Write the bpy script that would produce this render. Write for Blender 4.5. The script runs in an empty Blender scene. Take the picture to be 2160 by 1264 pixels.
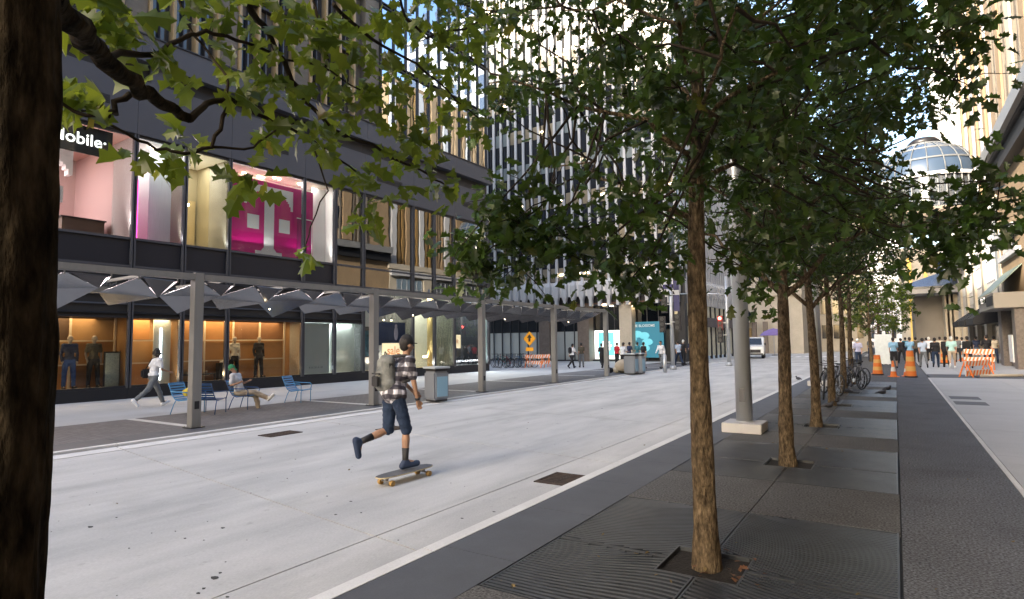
import bpy, bmesh, math, random
from mathutils import Vector, Matrix, Euler, noise as mnoise
sc = bpy.context.scene
PI = math.pi
R = math.radians
# ---------------------------------------------------------------- camera
W0, H0, FPX, EYE = 2160., 1264., 1250., 1.8
YAW, PITCH, ROLL = R(32.8), R(4.15), R(0.75)
fw = Vector((-math.sin(YAW)*math.cos(PITCH), math.cos(YAW)*math.cos(PITCH), math.sin(PITCH)))
r0 = Vector((math.cos(YAW), math.sin(YAW), 0)); u0 = r0.cross(fw)
rt = r0*math.cos(ROLL) - u0*math.sin(ROLL)
up = r0*math.sin(ROLL) + u0*math.cos(ROLL)
CAM = Vector((0, 0, EYE))
cd = bpy.data.cameras.new('camera'); cam = bpy.data.objects.new('camera', cd)
sc.collection.objects.link(cam); sc.camera = cam
cam.matrix_world = Matrix(((rt.x, up.x, -fw.x, 0), (rt.y, up.y, -fw.y, 0), (rt.z, up.z, -fw.z, EYE), (0, 0, 0, 1)))
cd.sensor_width = 36; cd.lens = 36*FPX/W0; cd.clip_start = 0.05; cd.clip_end = 2000
# ---------------------------------------------------------------- light
sd = Vector((-.35, -.94, math.tan(R(20)))).normalized()      # towards the sun
w = bpy.data.worlds.new("World"); sc.world = w; w.use_nodes = True
nt = w.node_tree; nt.nodes.clear()
sky = nt.nodes.new('ShaderNodeTexSky'); sky.sky_type = 'NISHITA'; sky.sun_disc = False
sky.sun_elevation = R(20); sky.sun_rotation = math.atan2(sd.x, sd.y) % (2*PI)
sky.air_density = 1.0; sky.dust_density = 4.2; sky.ozone_density = 1.0
bg = nt.nodes.new('ShaderNodeBackground'); bg.inputs[1].default_value = 0.15
wo = nt.nodes.new('ShaderNodeOutputWorld')
nt.links.new(sky.outputs[0], bg.inputs[0]); nt.links.new(bg.outputs[0], wo.inputs[0])
sl = bpy.data.lights.new('sun', 'SUN'); sl.energy = 2.2; sl.angle = R(0.5); sl.color = (1, .90, .76)
so = bpy.data.objects.new('sun', sl); sc.collection.objects.link(so)
so.rotation_euler = sd.to_track_quat('Z', 'Y').to_euler()
vs = sc.view_settings; vs.view_transform = 'Standard'; vs.look = 'None'; vs.gamma = 1; vs.use_curve_mapping = False
vs.exposure = 2.52
cy = sc.cycles; cy.use_denoising = True; cy.max_bounces = 7; cy.diffuse_bounces = 4; cy.glossy_bounces = 4
cy.transmission_bounces = 5; cy.transparent_max_bounces = 12; cy.sample_clamp_indirect = 6.0
cy.caustics_reflective = False; cy.caustics_refractive = False
try: cy.use_light_tree = True
except Exception: pass
# ---------------------------------------------------------------- helpers
def ray(px, py): return fw + rt*((px-W0/2)/FPX) - up*((py-H0/2)/FPX)
def gnd(px, py, z=0.):
    d = ray(px, py); return CAM + d*((z-EYE)/d.z)
def at(px, py, depth): return CAM + ray(px, py)*depth
def onY(px, py, Y):
    d = ray(px, py); return CAM + d*(Y/d.y)
def project(p):
    d = Vector(p)-CAM; z = d.dot(fw)
    if z <= .05: return None
    return (W0/2+FPX*d.dot(rt)/z, H0/2-FPX*d.dot(up)/z, z)
def link(o, parent=None):
    sc.collection.objects.link(o)
    if parent: o.parent = parent
    return o
def tag(o, label=None, cat=None, group=None, kind=None):
    if label: o['label'] = label
    if cat: o['category'] = cat
    if group: o['group'] = group
    if kind: o['kind'] = kind
    return o
def thing(name, label, cat, loc=(0, 0, 0), rz=0., group=None, kind=None):
    o = bpy.data.objects.new(name, None); o.empty_display_size = .2
    link(o); o.location = loc; o.rotation_euler = (0, 0, rz)
    return tag(o, label, cat, group, kind)
def struct(name, loc=(0, 0, 0), rz=0.):
    return thing(name, None, None, loc, rz, None, 'structure')
def kids(o): return [c for c in bpy.data.objects if c.parent == o]
def tree_of(root):
    """snapshot of a thing: [(object, [children...])]"""
    allk = {}
    for c in bpy.data.objects:
        if c.parent: allk.setdefault(c.parent.name, []).append(c)
    def rec(o): return (o, [rec(c) for c in allk.get(o.name, [])])
    return rec(root)
def copy_tree(snap, loc=None, rz=None, label=None, parent=None, scale=None):
    o, ch = snap
    c = o.copy(); link(c)
    c.parent = parent
    for k in ch: copy_tree(k, parent=c)
    if loc is not None: c.location = loc
    if rz is not None: c.rotation_euler = (0, 0, rz)
    if scale is not None: c.scale = scale
    if label: c['label'] = label
    return c
# ---------------------------------------------------------------- materials
MATS = {}
def mat(name, col, rough=.75, metal=0., noise=None, bump=None, stretch=(1, 1, 1), emit=None, spec=.5, col2=None, fine=None, trans=0.):
    """noise=(scale, amount 0..1)  bump=(scale, strength)  fine=(scale, amount)"""
    if name in MATS: return MATS[name]
    m = bpy.data.materials.new(name); MATS[name] = m; m.use_nodes = True
    N = m.node_tree.nodes; L = m.node_tree.links
    b = N['Principled BSDF']
    b.inputs['Base Color'].default_value = (*col, 1); b.inputs['Roughness'].default_value = rough
    b.inputs['Metallic'].default_value = metal; b.inputs['Specular IOR Level'].default_value = spec
    if trans: b.inputs['Transmission Weight'].default_value = trans
    if emit: b.inputs['Emission Color'].default_value = (*emit[0], 1); b.inputs['Emission Strength'].default_value = emit[1]
    vec = None
    if noise or bump or fine:
        tc = N.new('ShaderNodeTexCoord'); mp = N.new('ShaderNodeMapping'); mp.inputs['Scale'].default_value = stretch
        L.new(tc.outputs['Object'], mp.inputs[0]); vec = mp.outputs[0]
    src = None
    def addmix(src, scale, amt, det, c2):
        n = N.new('ShaderNodeTexNoise'); n.inputs['Scale'].default_value = scale; n.inputs['Detail'].default_value = det
        n.inputs['Roughness'].default_value = .62
        L.new(vec, n.inputs['Vector'])
        rp = N.new('ShaderNodeMapRange'); rp.inputs[1].default_value = .28; rp.inputs[2].default_value = .72
        L.new(n.outputs[0], rp.inputs[0])
        mx = N.new('ShaderNodeMix'); mx.data_type = 'RGBA'
        L.new(rp.outputs[0], mx.inputs[0])
        if src is None:
            mx.inputs[6].default_value = (*[c*(1-amt) for c in col], 1)
            mx.inputs[7].default_value = (*(c2 or [min(1, c*(1+amt)) for c in col]), 1)
        else:
            mu = N.new('ShaderNodeVectorMath'); mu.operation = 'SCALE'; mu.inputs['Scale'].default_value = 1-amt
            m2 = N.new('ShaderNodeVectorMath'); m2.operation = 'SCALE'; m2.inputs['Scale'].default_value = 1+amt
            L.new(src, mu.inputs[0]); L.new(src, m2.inputs[0]); L.new(mu.outputs[0], mx.inputs[6]); L.new(m2.outputs[0], mx.inputs[7])
        return mx.outputs[2], n
    if noise: src, _ = addmix(None, noise[0], noise[1], 6, col2)
    if fine: src, _ = addmix(src, fine[0], fine[1], 3, None)
    if src is not None: L.new(src, b.inputs['Base Color'])
    if bump:
        n = N.new('ShaderNodeTexNoise'); n.inputs['Scale'].default_value = bump[0]; n.inputs['Detail'].default_value = 5
        L.new(vec, n.inputs['Vector'])
        bp = N.new('ShaderNodeBump'); bp.inputs['Strength'].default_value = bump[1]; bp.inputs['Distance'].default_value = bump[2] if len(bump) > 2 else .01
        L.new(n.outputs[0], bp.inputs['Height']); L.new(bp.outputs[0], b.inputs['Normal'])
    return m
def glass(name, tint=(1, 1, 1), refl=(1, 1, 1), ior=1.5, base=0., rough=.0, wave=0.):
    """pane: clear where you look straight, mirror-like at a slant; base = extra coating"""
    if name in MATS: return MATS[name]
    m = bpy.data.materials.new(name); MATS[name] = m; m.use_nodes = True
    N = m.node_tree.nodes; L = m.node_tree.links; N.clear()
    out = N.new('ShaderNodeOutputMaterial'); mx = N.new('ShaderNodeMixShader')
    t = N.new('ShaderNodeBsdfTransparent'); t.inputs[0].default_value = (*tint, 1)
    g = N.new('ShaderNodeBsdfGlossy'); g.inputs[0].default_value = (*refl, 1); g.inputs['Roughness'].default_value = rough
    fr = N.new('ShaderNodeFresnel'); fr.inputs[0].default_value = ior
    ma = N.new('ShaderNodeMath'); ma.operation = 'MULTIPLY_ADD'; ma.inputs[1].default_value = 1-base; ma.inputs[2].default_value = base
    ma.use_clamp = True
    L.new(fr.outputs[0], ma.inputs[0]); L.new(ma.outputs[0], mx.inputs[0]); L.new(t.outputs[0], mx.inputs[1]); L.new(g.outputs[0], mx.inputs[2])
    L.new(mx.outputs[0], out.inputs[0])
    if wave:
        tc = N.new('ShaderNodeTexCoord'); n = N.new('ShaderNodeTexNoise'); n.inputs['Scale'].default_value = 1.1; n.inputs['Detail'].default_value = 1
        bp = N.new('ShaderNodeBump'); bp.inputs['Strength'].default_value = 1; bp.inputs['Distance'].default_value = wave
        L.new(tc.outputs['Object'], n.inputs['Vector']); L.new(n.outputs[0], bp.inputs['Height']); L.new(bp.outputs[0], g.inputs['Normal'])
    return m
# ---------------------------------------------------------------- mesh builder
BOXF = ((0, 3, 2, 1), (4, 5, 6, 7), (0, 1, 5, 4), (1, 2, 6, 5), (2, 3, 7, 6), (3, 0, 4, 7))
class MB:
    def __init__(s): s.v = []; s.f = []; s.smooth = []
    def add(s, vs, fs, smooth=False):
        n = len(s.v); s.v += [tuple(v) for v in vs]
        for f in fs: s.f.append(tuple(n+i for i in f)); s.smooth.append(smooth)
        return s
    def box(s, x0, x1, y0, y1, z0, z1):
        x0, x1 = min(x0, x1), max(x0, x1); y0, y1 = min(y0, y1), max(y0, y1); z0, z1 = min(z0, z1), max(z0, z1)
        return s.add([(x0, y0, z0), (x1, y0, z0), (x1, y1, z0), (x0, y1, z0), (x0, y0, z1), (x1, y0, z1), (x1, y1, z1), (x0, y1, z1)], BOXF)
    def obox(s, c, size, rot=(0, 0, 0)):
        M = Matrix.Translation(c) @ Euler(rot).to_matrix().to_4x4(); a, b, d = [q/2 for q in size]
        return s.add([M @ Vector(p) for p in ((-a, -b, -d), (a, -b, -d), (a, b, -d), (-a, b, -d), (-a, -b, d), (a, -b, d), (a, b, d), (-a, b, d))], BOXF)
    def beam(s, p, q, w, h, upv=(0, 0, 1)):
        p, q = Vector(p), Vector(q); d = (q-p).normalized(); x = d.cross(Vector(upv))
        if x.length < 1e-4: x = d.cross(Vector((1, 0, 0)))
        x.normalize(); z = x.cross(d)
        vs = []
        for e in (p, q):
            for a, b in ((-1, -1), (1, -1), (1, 1), (-1, 1)): vs.append(e + x*(a*w/2) + z*(b*h/2))
        return s.add(vs, ((0, 1, 2, 3), (7, 6, 5, 4), (0, 4, 5, 1), (1, 5, 6, 2), (2, 6, 7, 3), (3, 7, 4, 0)))
    def tube(s, pts, rad, n=8, cap=True, jitter=0., rng=None):
        pts = [Vector(p) for p in pts]
        if not hasattr(rad, '__len__'): rad = [rad]*len(pts)
        vs = []; fs = []; ref = Vector((0, 0, 1)); prev = None
        for i, p in enumerate(pts):
            d = (pts[min(i+1, len(pts)-1)]-pts[max(i-1, 0)]).normalized()
            if prev is None:
                x = d.cross(Vector((.3, .9, .2)) if abs(d.z) > .8 else ref).normalized()
            else:
                x = (prev - d*prev.dot(d)); x = x.normalized() if x.length > 1e-6 else d.orthogonal().normalized()
            prev = x; y = d.cross(x)
            for k in range(n):
                a = 2*PI*k/n; rr = rad[i]*(1+(rng.uniform(-jitter, jitter) if rng else 0))
                vs.append(p + x*(math.cos(a)*rr) + y*(math.sin(a)*rr))
        for i in range(len(pts)-1):
            for k in range(n):
                k2 = (k+1) % n; fs.append((i*n+k, i*n+k2, (i+1)*n+k2, (i+1)*n+k))
        s.add(vs, fs, True)
        if cap:
            m = len(s.v)-len(vs); s.f.append(tuple(m+k for k in reversed(range(n)))); s.f.append(tuple(m+(len(pts)-1)*n+k for k in range(n))); s.smooth += [False, False]
        return s
    def cyl(s, c, r, z0, z1, n=16, r2=None):
        return s.tube([(c[0], c[1], z0), (c[0], c[1], z1)], [r, r if r2 is None else r2], n)
    def lathe(s, c, prof, n=16, a0=0., a1=2*PI):
        full = abs(a1-a0-2*PI) < 1e-6; cols = n if full else n+1; vs = []; fs = []
        for r, z in prof:
            for k in range(cols):
                a = a0+(a1-a0)*k/n; vs.append((c[0]+r*math.cos(a), c[1]+r*math.sin(a), c[2]+z))
        for i in range(len(prof)-1):
            for k in range(n):
                k2 = (k+1) % cols; fs.append((i*cols+k, i*cols+k2, (i+1)*cols+k2, (i+1)*cols+k))
        return s.add(vs, fs, True)
    def prism(s, poly, a, b, axis='z'):
        """poly 2D outline extruded from a to b along an axis. x: poly=(y,z)  y: poly=(x,z)  z: poly=(x,y)"""
        n = len(poly)
        def P(p, t): return (t, p[0], p[1]) if axis == 'x' else (p[0], t, p[1]) if axis == 'y' else (p[0], p[1], t)
        vs = [P(p, a) for p in poly]+[P(p, b) for p in poly]
        fs = [tuple(range(n-1, -1, -1)), tuple(range(n, 2*n))]+[(i, (i+1) % n, n+(i+1) % n, n+i) for i in range(n)]
        return s.add(vs, fs)
    def ball(s, c, r, n=10, sx=1, sy=1, sz=1):
        prof = [(math.sin(PI*i/(n//2+1)), math.cos(PI*i/(n//2+1))) for i in range(n//2+2)]
        vs = []; fs = []; m = n
        for q, z in prof:
            for k in range(m): vs.append((c[0]+r*sx*q*math.cos(2*PI*k/m), c[1]+r*sy*q*math.sin(2*PI*k/m), c[2]+r*sz*z))
        for i in range(len(prof)-1):
            for k in range(m): fs.append((i*m+k, (i+1)*m+k, (i+1)*m+(k+1) % m, i*m+(k+1) % m))
        return s.add(vs, fs, True)
    def mesh(s, name):
        me = bpy.data.meshes.new(name); me.from_pydata(s.v, [], s.f)
        if any(s.smooth): me.polygons.foreach_set('use_smooth', s.smooth)
        me.update(); return me
    def build(s, name, m, parent=None, loc=None, bevel=0., fix=True):
        me = s.mesh(name)
        if fix:
            bm = bmesh.new(); bm.from_mesh(me)
            bmesh.ops.recalc_face_normals(bm, faces=bm.faces)
            if bevel: bmesh.ops.bevel(bm, geom=bm.edges[:], offset=bevel, segments=2, affect='EDGES', clamp_overlap=True)
            bm.to_mesh(me); bm.free()
        me.materials.append(m)
        o = bpy.data.objects.new(name, me); link(o, parent)
        if loc is not None: o.location = loc
        return o
def bx(name, m, parent, *a, bevel=0., loc=None): return MB().box(*a).build(name, m, parent, loc=loc, bevel=bevel)
def inst(o, loc, rz=0., parent='same', scale=None):
    c = o.copy(); link(c); c.parent = o.parent if parent == 'same' else parent; c.location = loc; c.rotation_euler = (0, 0, rz)
    if scale: c.scale = scale
    return c
FONT = None
def text(name, body, size, m, parent=None, loc=(0, 0, 0), rot=(PI/2, 0, PI/2), depth=.01, align='CENTER', bold=0., sx=1.):
    cu = bpy.data.curves.new(name, 'FONT'); cu.body = body; cu.size = size; cu.extrude = depth; cu.align_x = align; cu.align_y = 'CENTER'
    cu.offset = bold; cu.resolution_u = 3
    t = bpy.data.objects.new(name, cu); link(t)
    dg = bpy.context.evaluated_depsgraph_get(); me = bpy.data.meshes.new_from_object(t.evaluated_get(dg))
    bpy.data.objects.remove(t); bpy.data.curves.remove(cu)
    me.materials.clear(); me.materials.append(m)
    o = bpy.data.objects.new(name, me); link(o, parent); o.location = loc; o.rotation_euler = rot; o.scale = (sx, 1, 1)
    return o
# ================================================================ MATERIALS
concrete = mat('concrete', (.45, .452, .45), .85, noise=(.6, .24), col2=(.53, .525, .51), fine=(70, .13), bump=(140, .3, .004), stretch=(1.8, .45, 1))
curbm = mat('curb_concrete', (.58, .575, .56), .85, noise=(1.2, .12), fine=(70, .08))
walkm = mat('walk_concrete', (.40, .405, .41), .85, noise=(.5, .1), fine=(50, .10), bump=(90, .2, .004))
joint = mat('joint', (.06, .06, .06), .95)
darkpav = mat('bluestone', (.082, .087, .098), .6, spec=.25, noise=(1.5, .14), fine=(120, .14), bump=(120, .25, .003))
aggreg = mat('exposed_aggregate', (.104, .102, .10), .8, spec=.15, noise=(1.1, .12), fine=(48, .9), bump=(60, .8, .006))
aggdark = mat('dark_aggregate', (.108, .113, .124), .8, spec=.15, noise=(.9, .15), fine=(48, .95), bump=(60, .8, .006))
gratem = mat('cast_iron', (.056, .063, .075), .42, .55, noise=(3, .25))
pit = mat('pit', (.008, .008, .008), 1.)
mulch = mat('mulch', (.014, .011, .009), 1., noise=(20, .6), bump=(40, 1, .03))
steel = mat('brushed_steel', (.24, .24, .235), .5, .3, noise=(2, .08), stretch=(4, 4, .4))
mirror = mat('polished_panel', (.36, .36, .37), .24, 1., noise=(.9, .12), bump=(2.2, .35, .02))
darkmetal = mat('dark_metal', (.018, .019, .023), .42, .3)
midmetal = mat('grey_metal', (.065, .068, .08), .5, .3)
blackm = mat('black', (.012, .012, .014), .6)
louvre_ = mat('black_louvre', (.010, .010, .012), .5)
navy = mat('navy_spandrel', (.004, .006, .014), .45)
fascia = mat('fascia_panel', (.062, .063, .074), .6, noise=(.6, .08))
stone = mat('tan_stone', (.15, .13, .105), .85, noise=(1.2, .12), fine=(14, .1), stretch=(1, 1, 5))
tanfin = mat('bronze_fin', (.30, .22, .12), .5, .2)
white = mat('white_paint', (.78, .78, .78), .5)
creamm = mat('cream_stone', (.44, .39, .31), .85, noise=(.7, .12), fine=(8, .06))
palest = mat('pale_stone', (.42, .42, .43), .85, noise=(.4, .10), stretch=(3, 3, .3))
tanst = mat('sandstone', (.27, .19, .11), .85, noise=(.8, .15), fine=(9, .1), stretch=(1, 1, .4))
brownst = mat('brown_granite', (.16, .125, .10), .5, noise=(4, .2))
pier_m = mat('mottled_granite', (.13, .11, .10), .4, noise=(9, .35))
wood = mat('amber_wood', (.42, .20, .06), .5, noise=(1, .18), stretch=(2, 2, .3))
shelfm = mat('pale_birch', (.62, .52, .38), .5)
clear = glass('shop_glass', (.94, .96, .95), ior=1.24, wave=.0006)
tint = glass('office_glass', (.30, .33, .34), refl=(.95, .97, 1), ior=1.6, base=.22, wave=.0012)
sky_glass = glass('coated_glass', (.05, .06, .08), refl=(.72, .84, 1), ior=1.6, base=.55, wave=.0016)
dark_glass = mat('dark_window', (.016, .02, .028), .06, 0, spec=.7)
frost = mat('frosted_panel', (.50, .55, .55), .4, noise=(.6, .06))
magenta = mat('magenta_print', (.55, .004, .19), .4)
skin_l = mat('skin_light', (.52, .32, .22), .55)
skin_m = mat('skin_tan', (.33, .19, .12), .55)
skin_d = mat('skin_brown', (.13, .07, .045), .55)
hair_d = mat('hair_dark', (.012, .009, .008), .6, bump=(90, .6, .01))
hair_w = mat('hair_white', (.6, .6, .58), .7)
def cloth(name, col): return mat('cloth_'+name, col, .9, noise=(6, .12), bump=(14, .5, .02))

def streaks(m, sx, sy, lo, amt):
    N = m.node_tree.nodes; L = m.node_tree.links; b = N['Principled BSDF']; lk = b.inputs['Base Color'].links[0]; src = lk.from_socket
    tc = N.new('ShaderNodeTexCoord'); mp = N.new('ShaderNodeMapping'); mp.inputs['Scale'].default_value = (sx, sy, 1); L.new(tc.outputs['Object'], mp.inputs[0])
    n = N.new('ShaderNodeTexNoise'); n.inputs['Scale'].default_value = 1; n.inputs['Detail'].default_value = 5; L.new(mp.outputs[0], n.inputs['Vector'])
    r_ = N.new('ShaderNodeMapRange'); r_.inputs[1].default_value = lo; r_.inputs[2].default_value = lo+.16; r_.inputs[3].default_value = 1; r_.inputs[4].default_value = 1-amt; L.new(n.outputs[0], r_.inputs[0])
    v = N.new('ShaderNodeVectorMath'); v.operation = 'SCALE'; L.new(src, v.inputs[0]); L.new(r_.outputs[0], v.inputs['Scale']); L.new(v.outputs[0], b.inputs['Base Color'])
streaks(concrete, 1.6, .22, .53, .13); streaks(concrete, .7, .5, .57, .20); streaks(concrete, 7, 5, .64, .28)
streaks(walkm, .8, .8, .56, .12); streaks(darkpav, 1.2, 1.2, .56, .18); streaks(aggdark, .8, .8, .55, .2); streaks(aggreg, 1, 1, .55, .2)
# ================================================================ GROUND
g = MB().box(-400, 400, -150, 500, -.5, -.08).build('ground', concrete); tag(g, kind='structure')
NS = 4.3
def slab_row(parent, name, m, xs, ys, z0, z1, skew=0., gap=.020, copies=None, lab=None):
    """slabs between consecutive xs and ys, joints left open"""
    for i in range(len(xs)-1):
        for j in range(len(ys)-1):
            a, b = xs[i]+gap/2, xs[i+1]-gap/2; c, d = ys[j]+gap/2, ys[j+1]-gap/2
            zz = z1 + random.Random(i*97+j).uniform(-.0012, .0012)
            poly = [(a, c+skew*a), (b, c+skew*b), (b, d+skew*b), (a, d+skew*a)]
            o = MB().prism(poly, z0, zz).build(name, m, parent)
road = MB().box(-12, -3.42, -12, 130, -.079, -.03).build('road', joint); tag(road, kind='structure')
SK = -.15
ys = [3.46+SK*0-NS*4+NS*k for k in range(30)]
slab_row(road, 'slab', concrete, [-11.55, -4.2], ys, -.03, 0, SK)
slab_row(road, 'slab', curbm, [-11.99, -11.55], ys, -.03, .006, SK)
slab_row(road, 'slab', concrete, [-4.2, -3.56], ys, -.03, .002, SK, gap=.02)
# curbs
for x0, x1, nm in ((-3.56, -3.42, 'curb'), (-12.14, -11.99, 'curb')):
    cb = struct(nm)
    for k in range(30):
        y0 = -13.7+NS*k
        MB().prism([(x0, y0+SK*x0+.008), (x1, y0+SK*x1+.008), (x1, y0+NS+SK*x1-.008), (x0, y0+NS+SK*x0-.008)], -.03, .022 if x0 > -5 else .05).build('kerbstone', curbm, cb)
# left pavement : dark kerb band, brick band with pale strips, pale walk
lp = MB().box(-22.9, -12.14, -12, 48.5, -.079, -.02).build('pavement', joint); tag(lp, kind='structure')
for k in range(34): MB().box(-13.0, -12.145, -12+1.75*k+.006, -10.25+1.75*k-.006, -.02, .045).build('paver', darkpav, lp)
# small unit paving
bm_ = mat('unit_paving', (.15, .15, .155), .85, noise=(.7, .1), fine=(30, .2))
N = bm_.node_tree.nodes; L = bm_.node_tree.links
bt = N.new('ShaderNodeTexBrick'); bt.inputs['Scale'].default_value = 1; bt.inputs['Brick Width'].default_value = .2; bt.inputs['Row Height'].default_value = .1
bt.inputs['Mortar Size'].default_value = .006; bt.inputs['Color1'].default_value = (.17, .165, .17, 1); bt.inputs['Color2'].default_value = (.13, .125, .132, 1); bt.inputs['Mortar'].default_value = (.06, .06, .06, 1)
tc = N.new('ShaderNodeTexCoord'); L.new(tc.outputs['Object'], bt.inputs['Vector']); L.new(bt.outputs[0], N['Principled BSDF'].inputs['Base Color'])
PY = [7.3+5.15*k for k in range(-3, 8)]
for k in range(len(PY)-1):
    MB().box(-15.95, -13.006, PY[k]+.1, PY[k+1]-.1, -.02, .042).build('brick_panel', bm_, lp)
    MB().box(-15.95, -13.006, PY[k]-.094, PY[k]+.094, -.02, .045).build('pale_strip', curbm, lp)
ys = [-12+1.75*k for k in range(35)]
slab_row(lp, 'slab', walkm, [-22.88, -20.6, -18.3, -15.956], [-12+3.5*k for k in range(18)], -.02, .043, gap=.01)
# right pavement
rp = MB().box(-3.42, 6.2, -12, 130, -.079, -.03).build('pavement', joint); tag(rp, kind='structure')
for k in range(60): MB().box(-3.414, -2.69, -12+1.47*k+.004, -10.53+1.47*k-.004, -.03, .02).build('paver', darkpav, rp)
TY = [.42, 4.91, 9.42, 13.75, 18.15, 22.4, 26.7]
GR = [(t-1.27, t+1.67) for t in TY]          # grates along the row
for k in range(len(TY)):
    a = GR[k][1]; b = GR[k+1][0] if k+1 < len(TY) else 60
    n = 1 if k+1 < len(TY) else 20
    for q in range(n):
        y0 = a+(b-a)*q/n; y1 = a+(b-a)*(q+1)/n
        for x0, x1 in ((-2.684, -1.365), (-1.355, -.05)): MB().box(x0, x1, y0+.006, y1-.006, -.03, .02).build('paver', aggreg, rp)
for x0, x1 in ((-2.684, -1.365), (-1.355, -.05)): MB().box(x0, x1, -12, GR[0][0]-.006, -.03, .02).build('paver', aggreg, rp)
for k in range(44):
    for x0, x1 in ((-.04, 1.10),): MB().box(x0, x1, -11.3+1.47*2*k+.003, -11.3+1.47*2*(k+1)-.003, -.03, .021).build('paver', aggdark, rp)
MB().box(1.105, 1.165, -12, 31.9, -.03, .023).build('pale_strip', curbm, rp)
slab_row(rp, 'slab', walkm, [1.17, 3.4, 5.85], [-12+2.94*k for k in range(16)], -.03, .02, gap=.009)
slab_row(rp, 'slab', walkm, [1.17, 2.6, 4.2, 5.85], [35.0+5*k for k in range(18)], -.03, .02, gap=.02)
slab_row(rp, 'slab', aggdark, [1.12, 2.9, 5.85], [32, 35.0], -.03, .021, gap=.12)
for x0, x1 in ((-1.2, 1.06),): pass
# dark pavers let into the pale walk
MB().box(1.25, 1.95, 19.6, 20.5, .016, .026).build('paver', darkpav, rp)
MB().box(1.25, 1.95, 21.3, 22.2, .016, .026).build('paver', darkpav, rp)
# cross street and plaza beyond
cs = MB().box(-80, -12.2, 48.52, 130, -.079, .01).build('pavement', walkm); tag(cs, kind='structure')
cr = MB().box(-60, 40, 68, 78, -.029, .0105).build('cross_street', concrete); tag(cr, kind='structure')
cw = tag(thing('crosswalk', 'white painted crosswalk bars across the far end of the road', 'crosswalk', (0, 0, 0)), kind='structure')
mk = mat('road_paint', (.7, .7, .7), .8, noise=(3, .15))
for k in range(10): MB().box(-11.7+.8*k, -11.3+.8*k, 64.5, 67.2, .0105, .015).build('painted_bar', mk, cw)
for y in (44.6, 47.4): MB().box(-11.9, -3.6, y, y+.18, .0045, .0095).build('painted_line', mk, cw)

# ---- tree grates: bars are one stuff part per quarter panel
def wave(x, t):      # x metres across, t metres from the near edge
    A = .38*min(1., max(0., t)/1.0)*min(1, max(0., 2.94-t)/.5+.25)
    return A*math.exp(-((x-1.15)/.55)**2)
def make_grate(idx):
    t = thing('tree_grate', ['slotted iron tree grate partly under the camera side dark trunk', 'large slotted iron grate round the nearest slim brown trunk', 'second slotted iron grate, round the trunk beside the light pole base',
              'third slotted iron grate along the tree row', 'fourth slotted iron grate along the tree row', 'fifth slotted iron grate along the tree row, by the pigeons', 'last slotted iron grate of the row near the bicycles'][idx], 'tree grate', (-2.684, GR[idx][0], 0), 0, 'tree grates along the kerb')
    WX, LY, hx, hy, hr = 2.634, 2.94, 1.32, 1.27, .30
    MB().box(0.0, WX, 0.0, LY, -.075, -.07).build('pit', pit, t)
    n = 22 if idx < 3 else 12; pitch = .049 if idx < 3 else .07
    for qx in (0, 1):
        for qy in (0, 1):
            x0, x1 = (.012, hx-.006) if qx == 0 else (hx+.006, WX-.012); y0, y1 = (.012, hy-.006) if qy == 0 else (hy+.006, LY-.012)
            fr = MB()
            for ye in (y0, y1-.014):
                inner = abs(ye-hy) < .1
                a_, b_ = (x0, (hx-hr-.013) if inner else x1) if qx == 0 else ((hx+hr+.013) if inner else x0, x1)
                fr.box(a_, b_, ye, ye+.014, -.03, .021)
            for xe in (x0, x1-.014):
                inner = abs(xe-hx) < .1
                a_, b_ = (y0+.0145, (hy-hr-.013) if inner else y1-.0145) if qy == 0 else ((hy+hr+.013) if inner else y0+.0145, y1-.0145)
                fr.box(xe, xe+.014, a_, b_, -.03, .021)
            p = fr.build('panel_frame', gratem, t)
            b = MB(); k = -14
            while k*pitch < LY:
                prev = None
                for i in range(n+1):
                    x = x0+.014+(x1-x0-.028)*i/n; yc = k*pitch; y = yc+wave(x, yc)*1.0
                    inside = y0+.016 < y < y1-.040 and not (abs(x-hx) < hr and abs(y-hy+.0) < hr)
                    cur = (x, y) if inside else None
                    if prev and cur:
                        w_ = .029 if idx < 3 else .042
                        (xa, ya), (xb, yb) = prev, cur; zt = .019
                        b.add([(xa, ya, -.02), (xb, yb, -.02), (xb, yb+w_, -.02), (xa, ya+w_, -.02), (xa, ya, zt), (xb, yb, zt), (xb, yb+w_, zt), (xa, ya+w_, zt)], ((4, 5, 6, 7), (0, 1, 5, 4), (2, 3, 7, 6)))
                    prev = cur
                k += 1
            s = b.build('bars', gratem, p, fix=False); tag(s, kind='stuff')
    MB().box(hx-hr, hx+hr, hy-hr, hy+hr, -.069, -.012).build('soil', mulch, t)
    fr = MB(); q = hr
    fr.box(hx-q-.012, hx+q+.012, hy-q-.012, hy-q, -.03, .0215).box(hx-q-.012, hx+q+.012, hy+q, hy+q+.012, -.03, .0215).box(hx-q-.012, hx-q, hy-q, hy+q, -.03, .0215).box(hx+q, hx+q+.012, hy-q, hy+q, -.03, .0215)
    fr.build('rim', gratem, t)
for i in range(len(TY)): make_grate(i)
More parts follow.
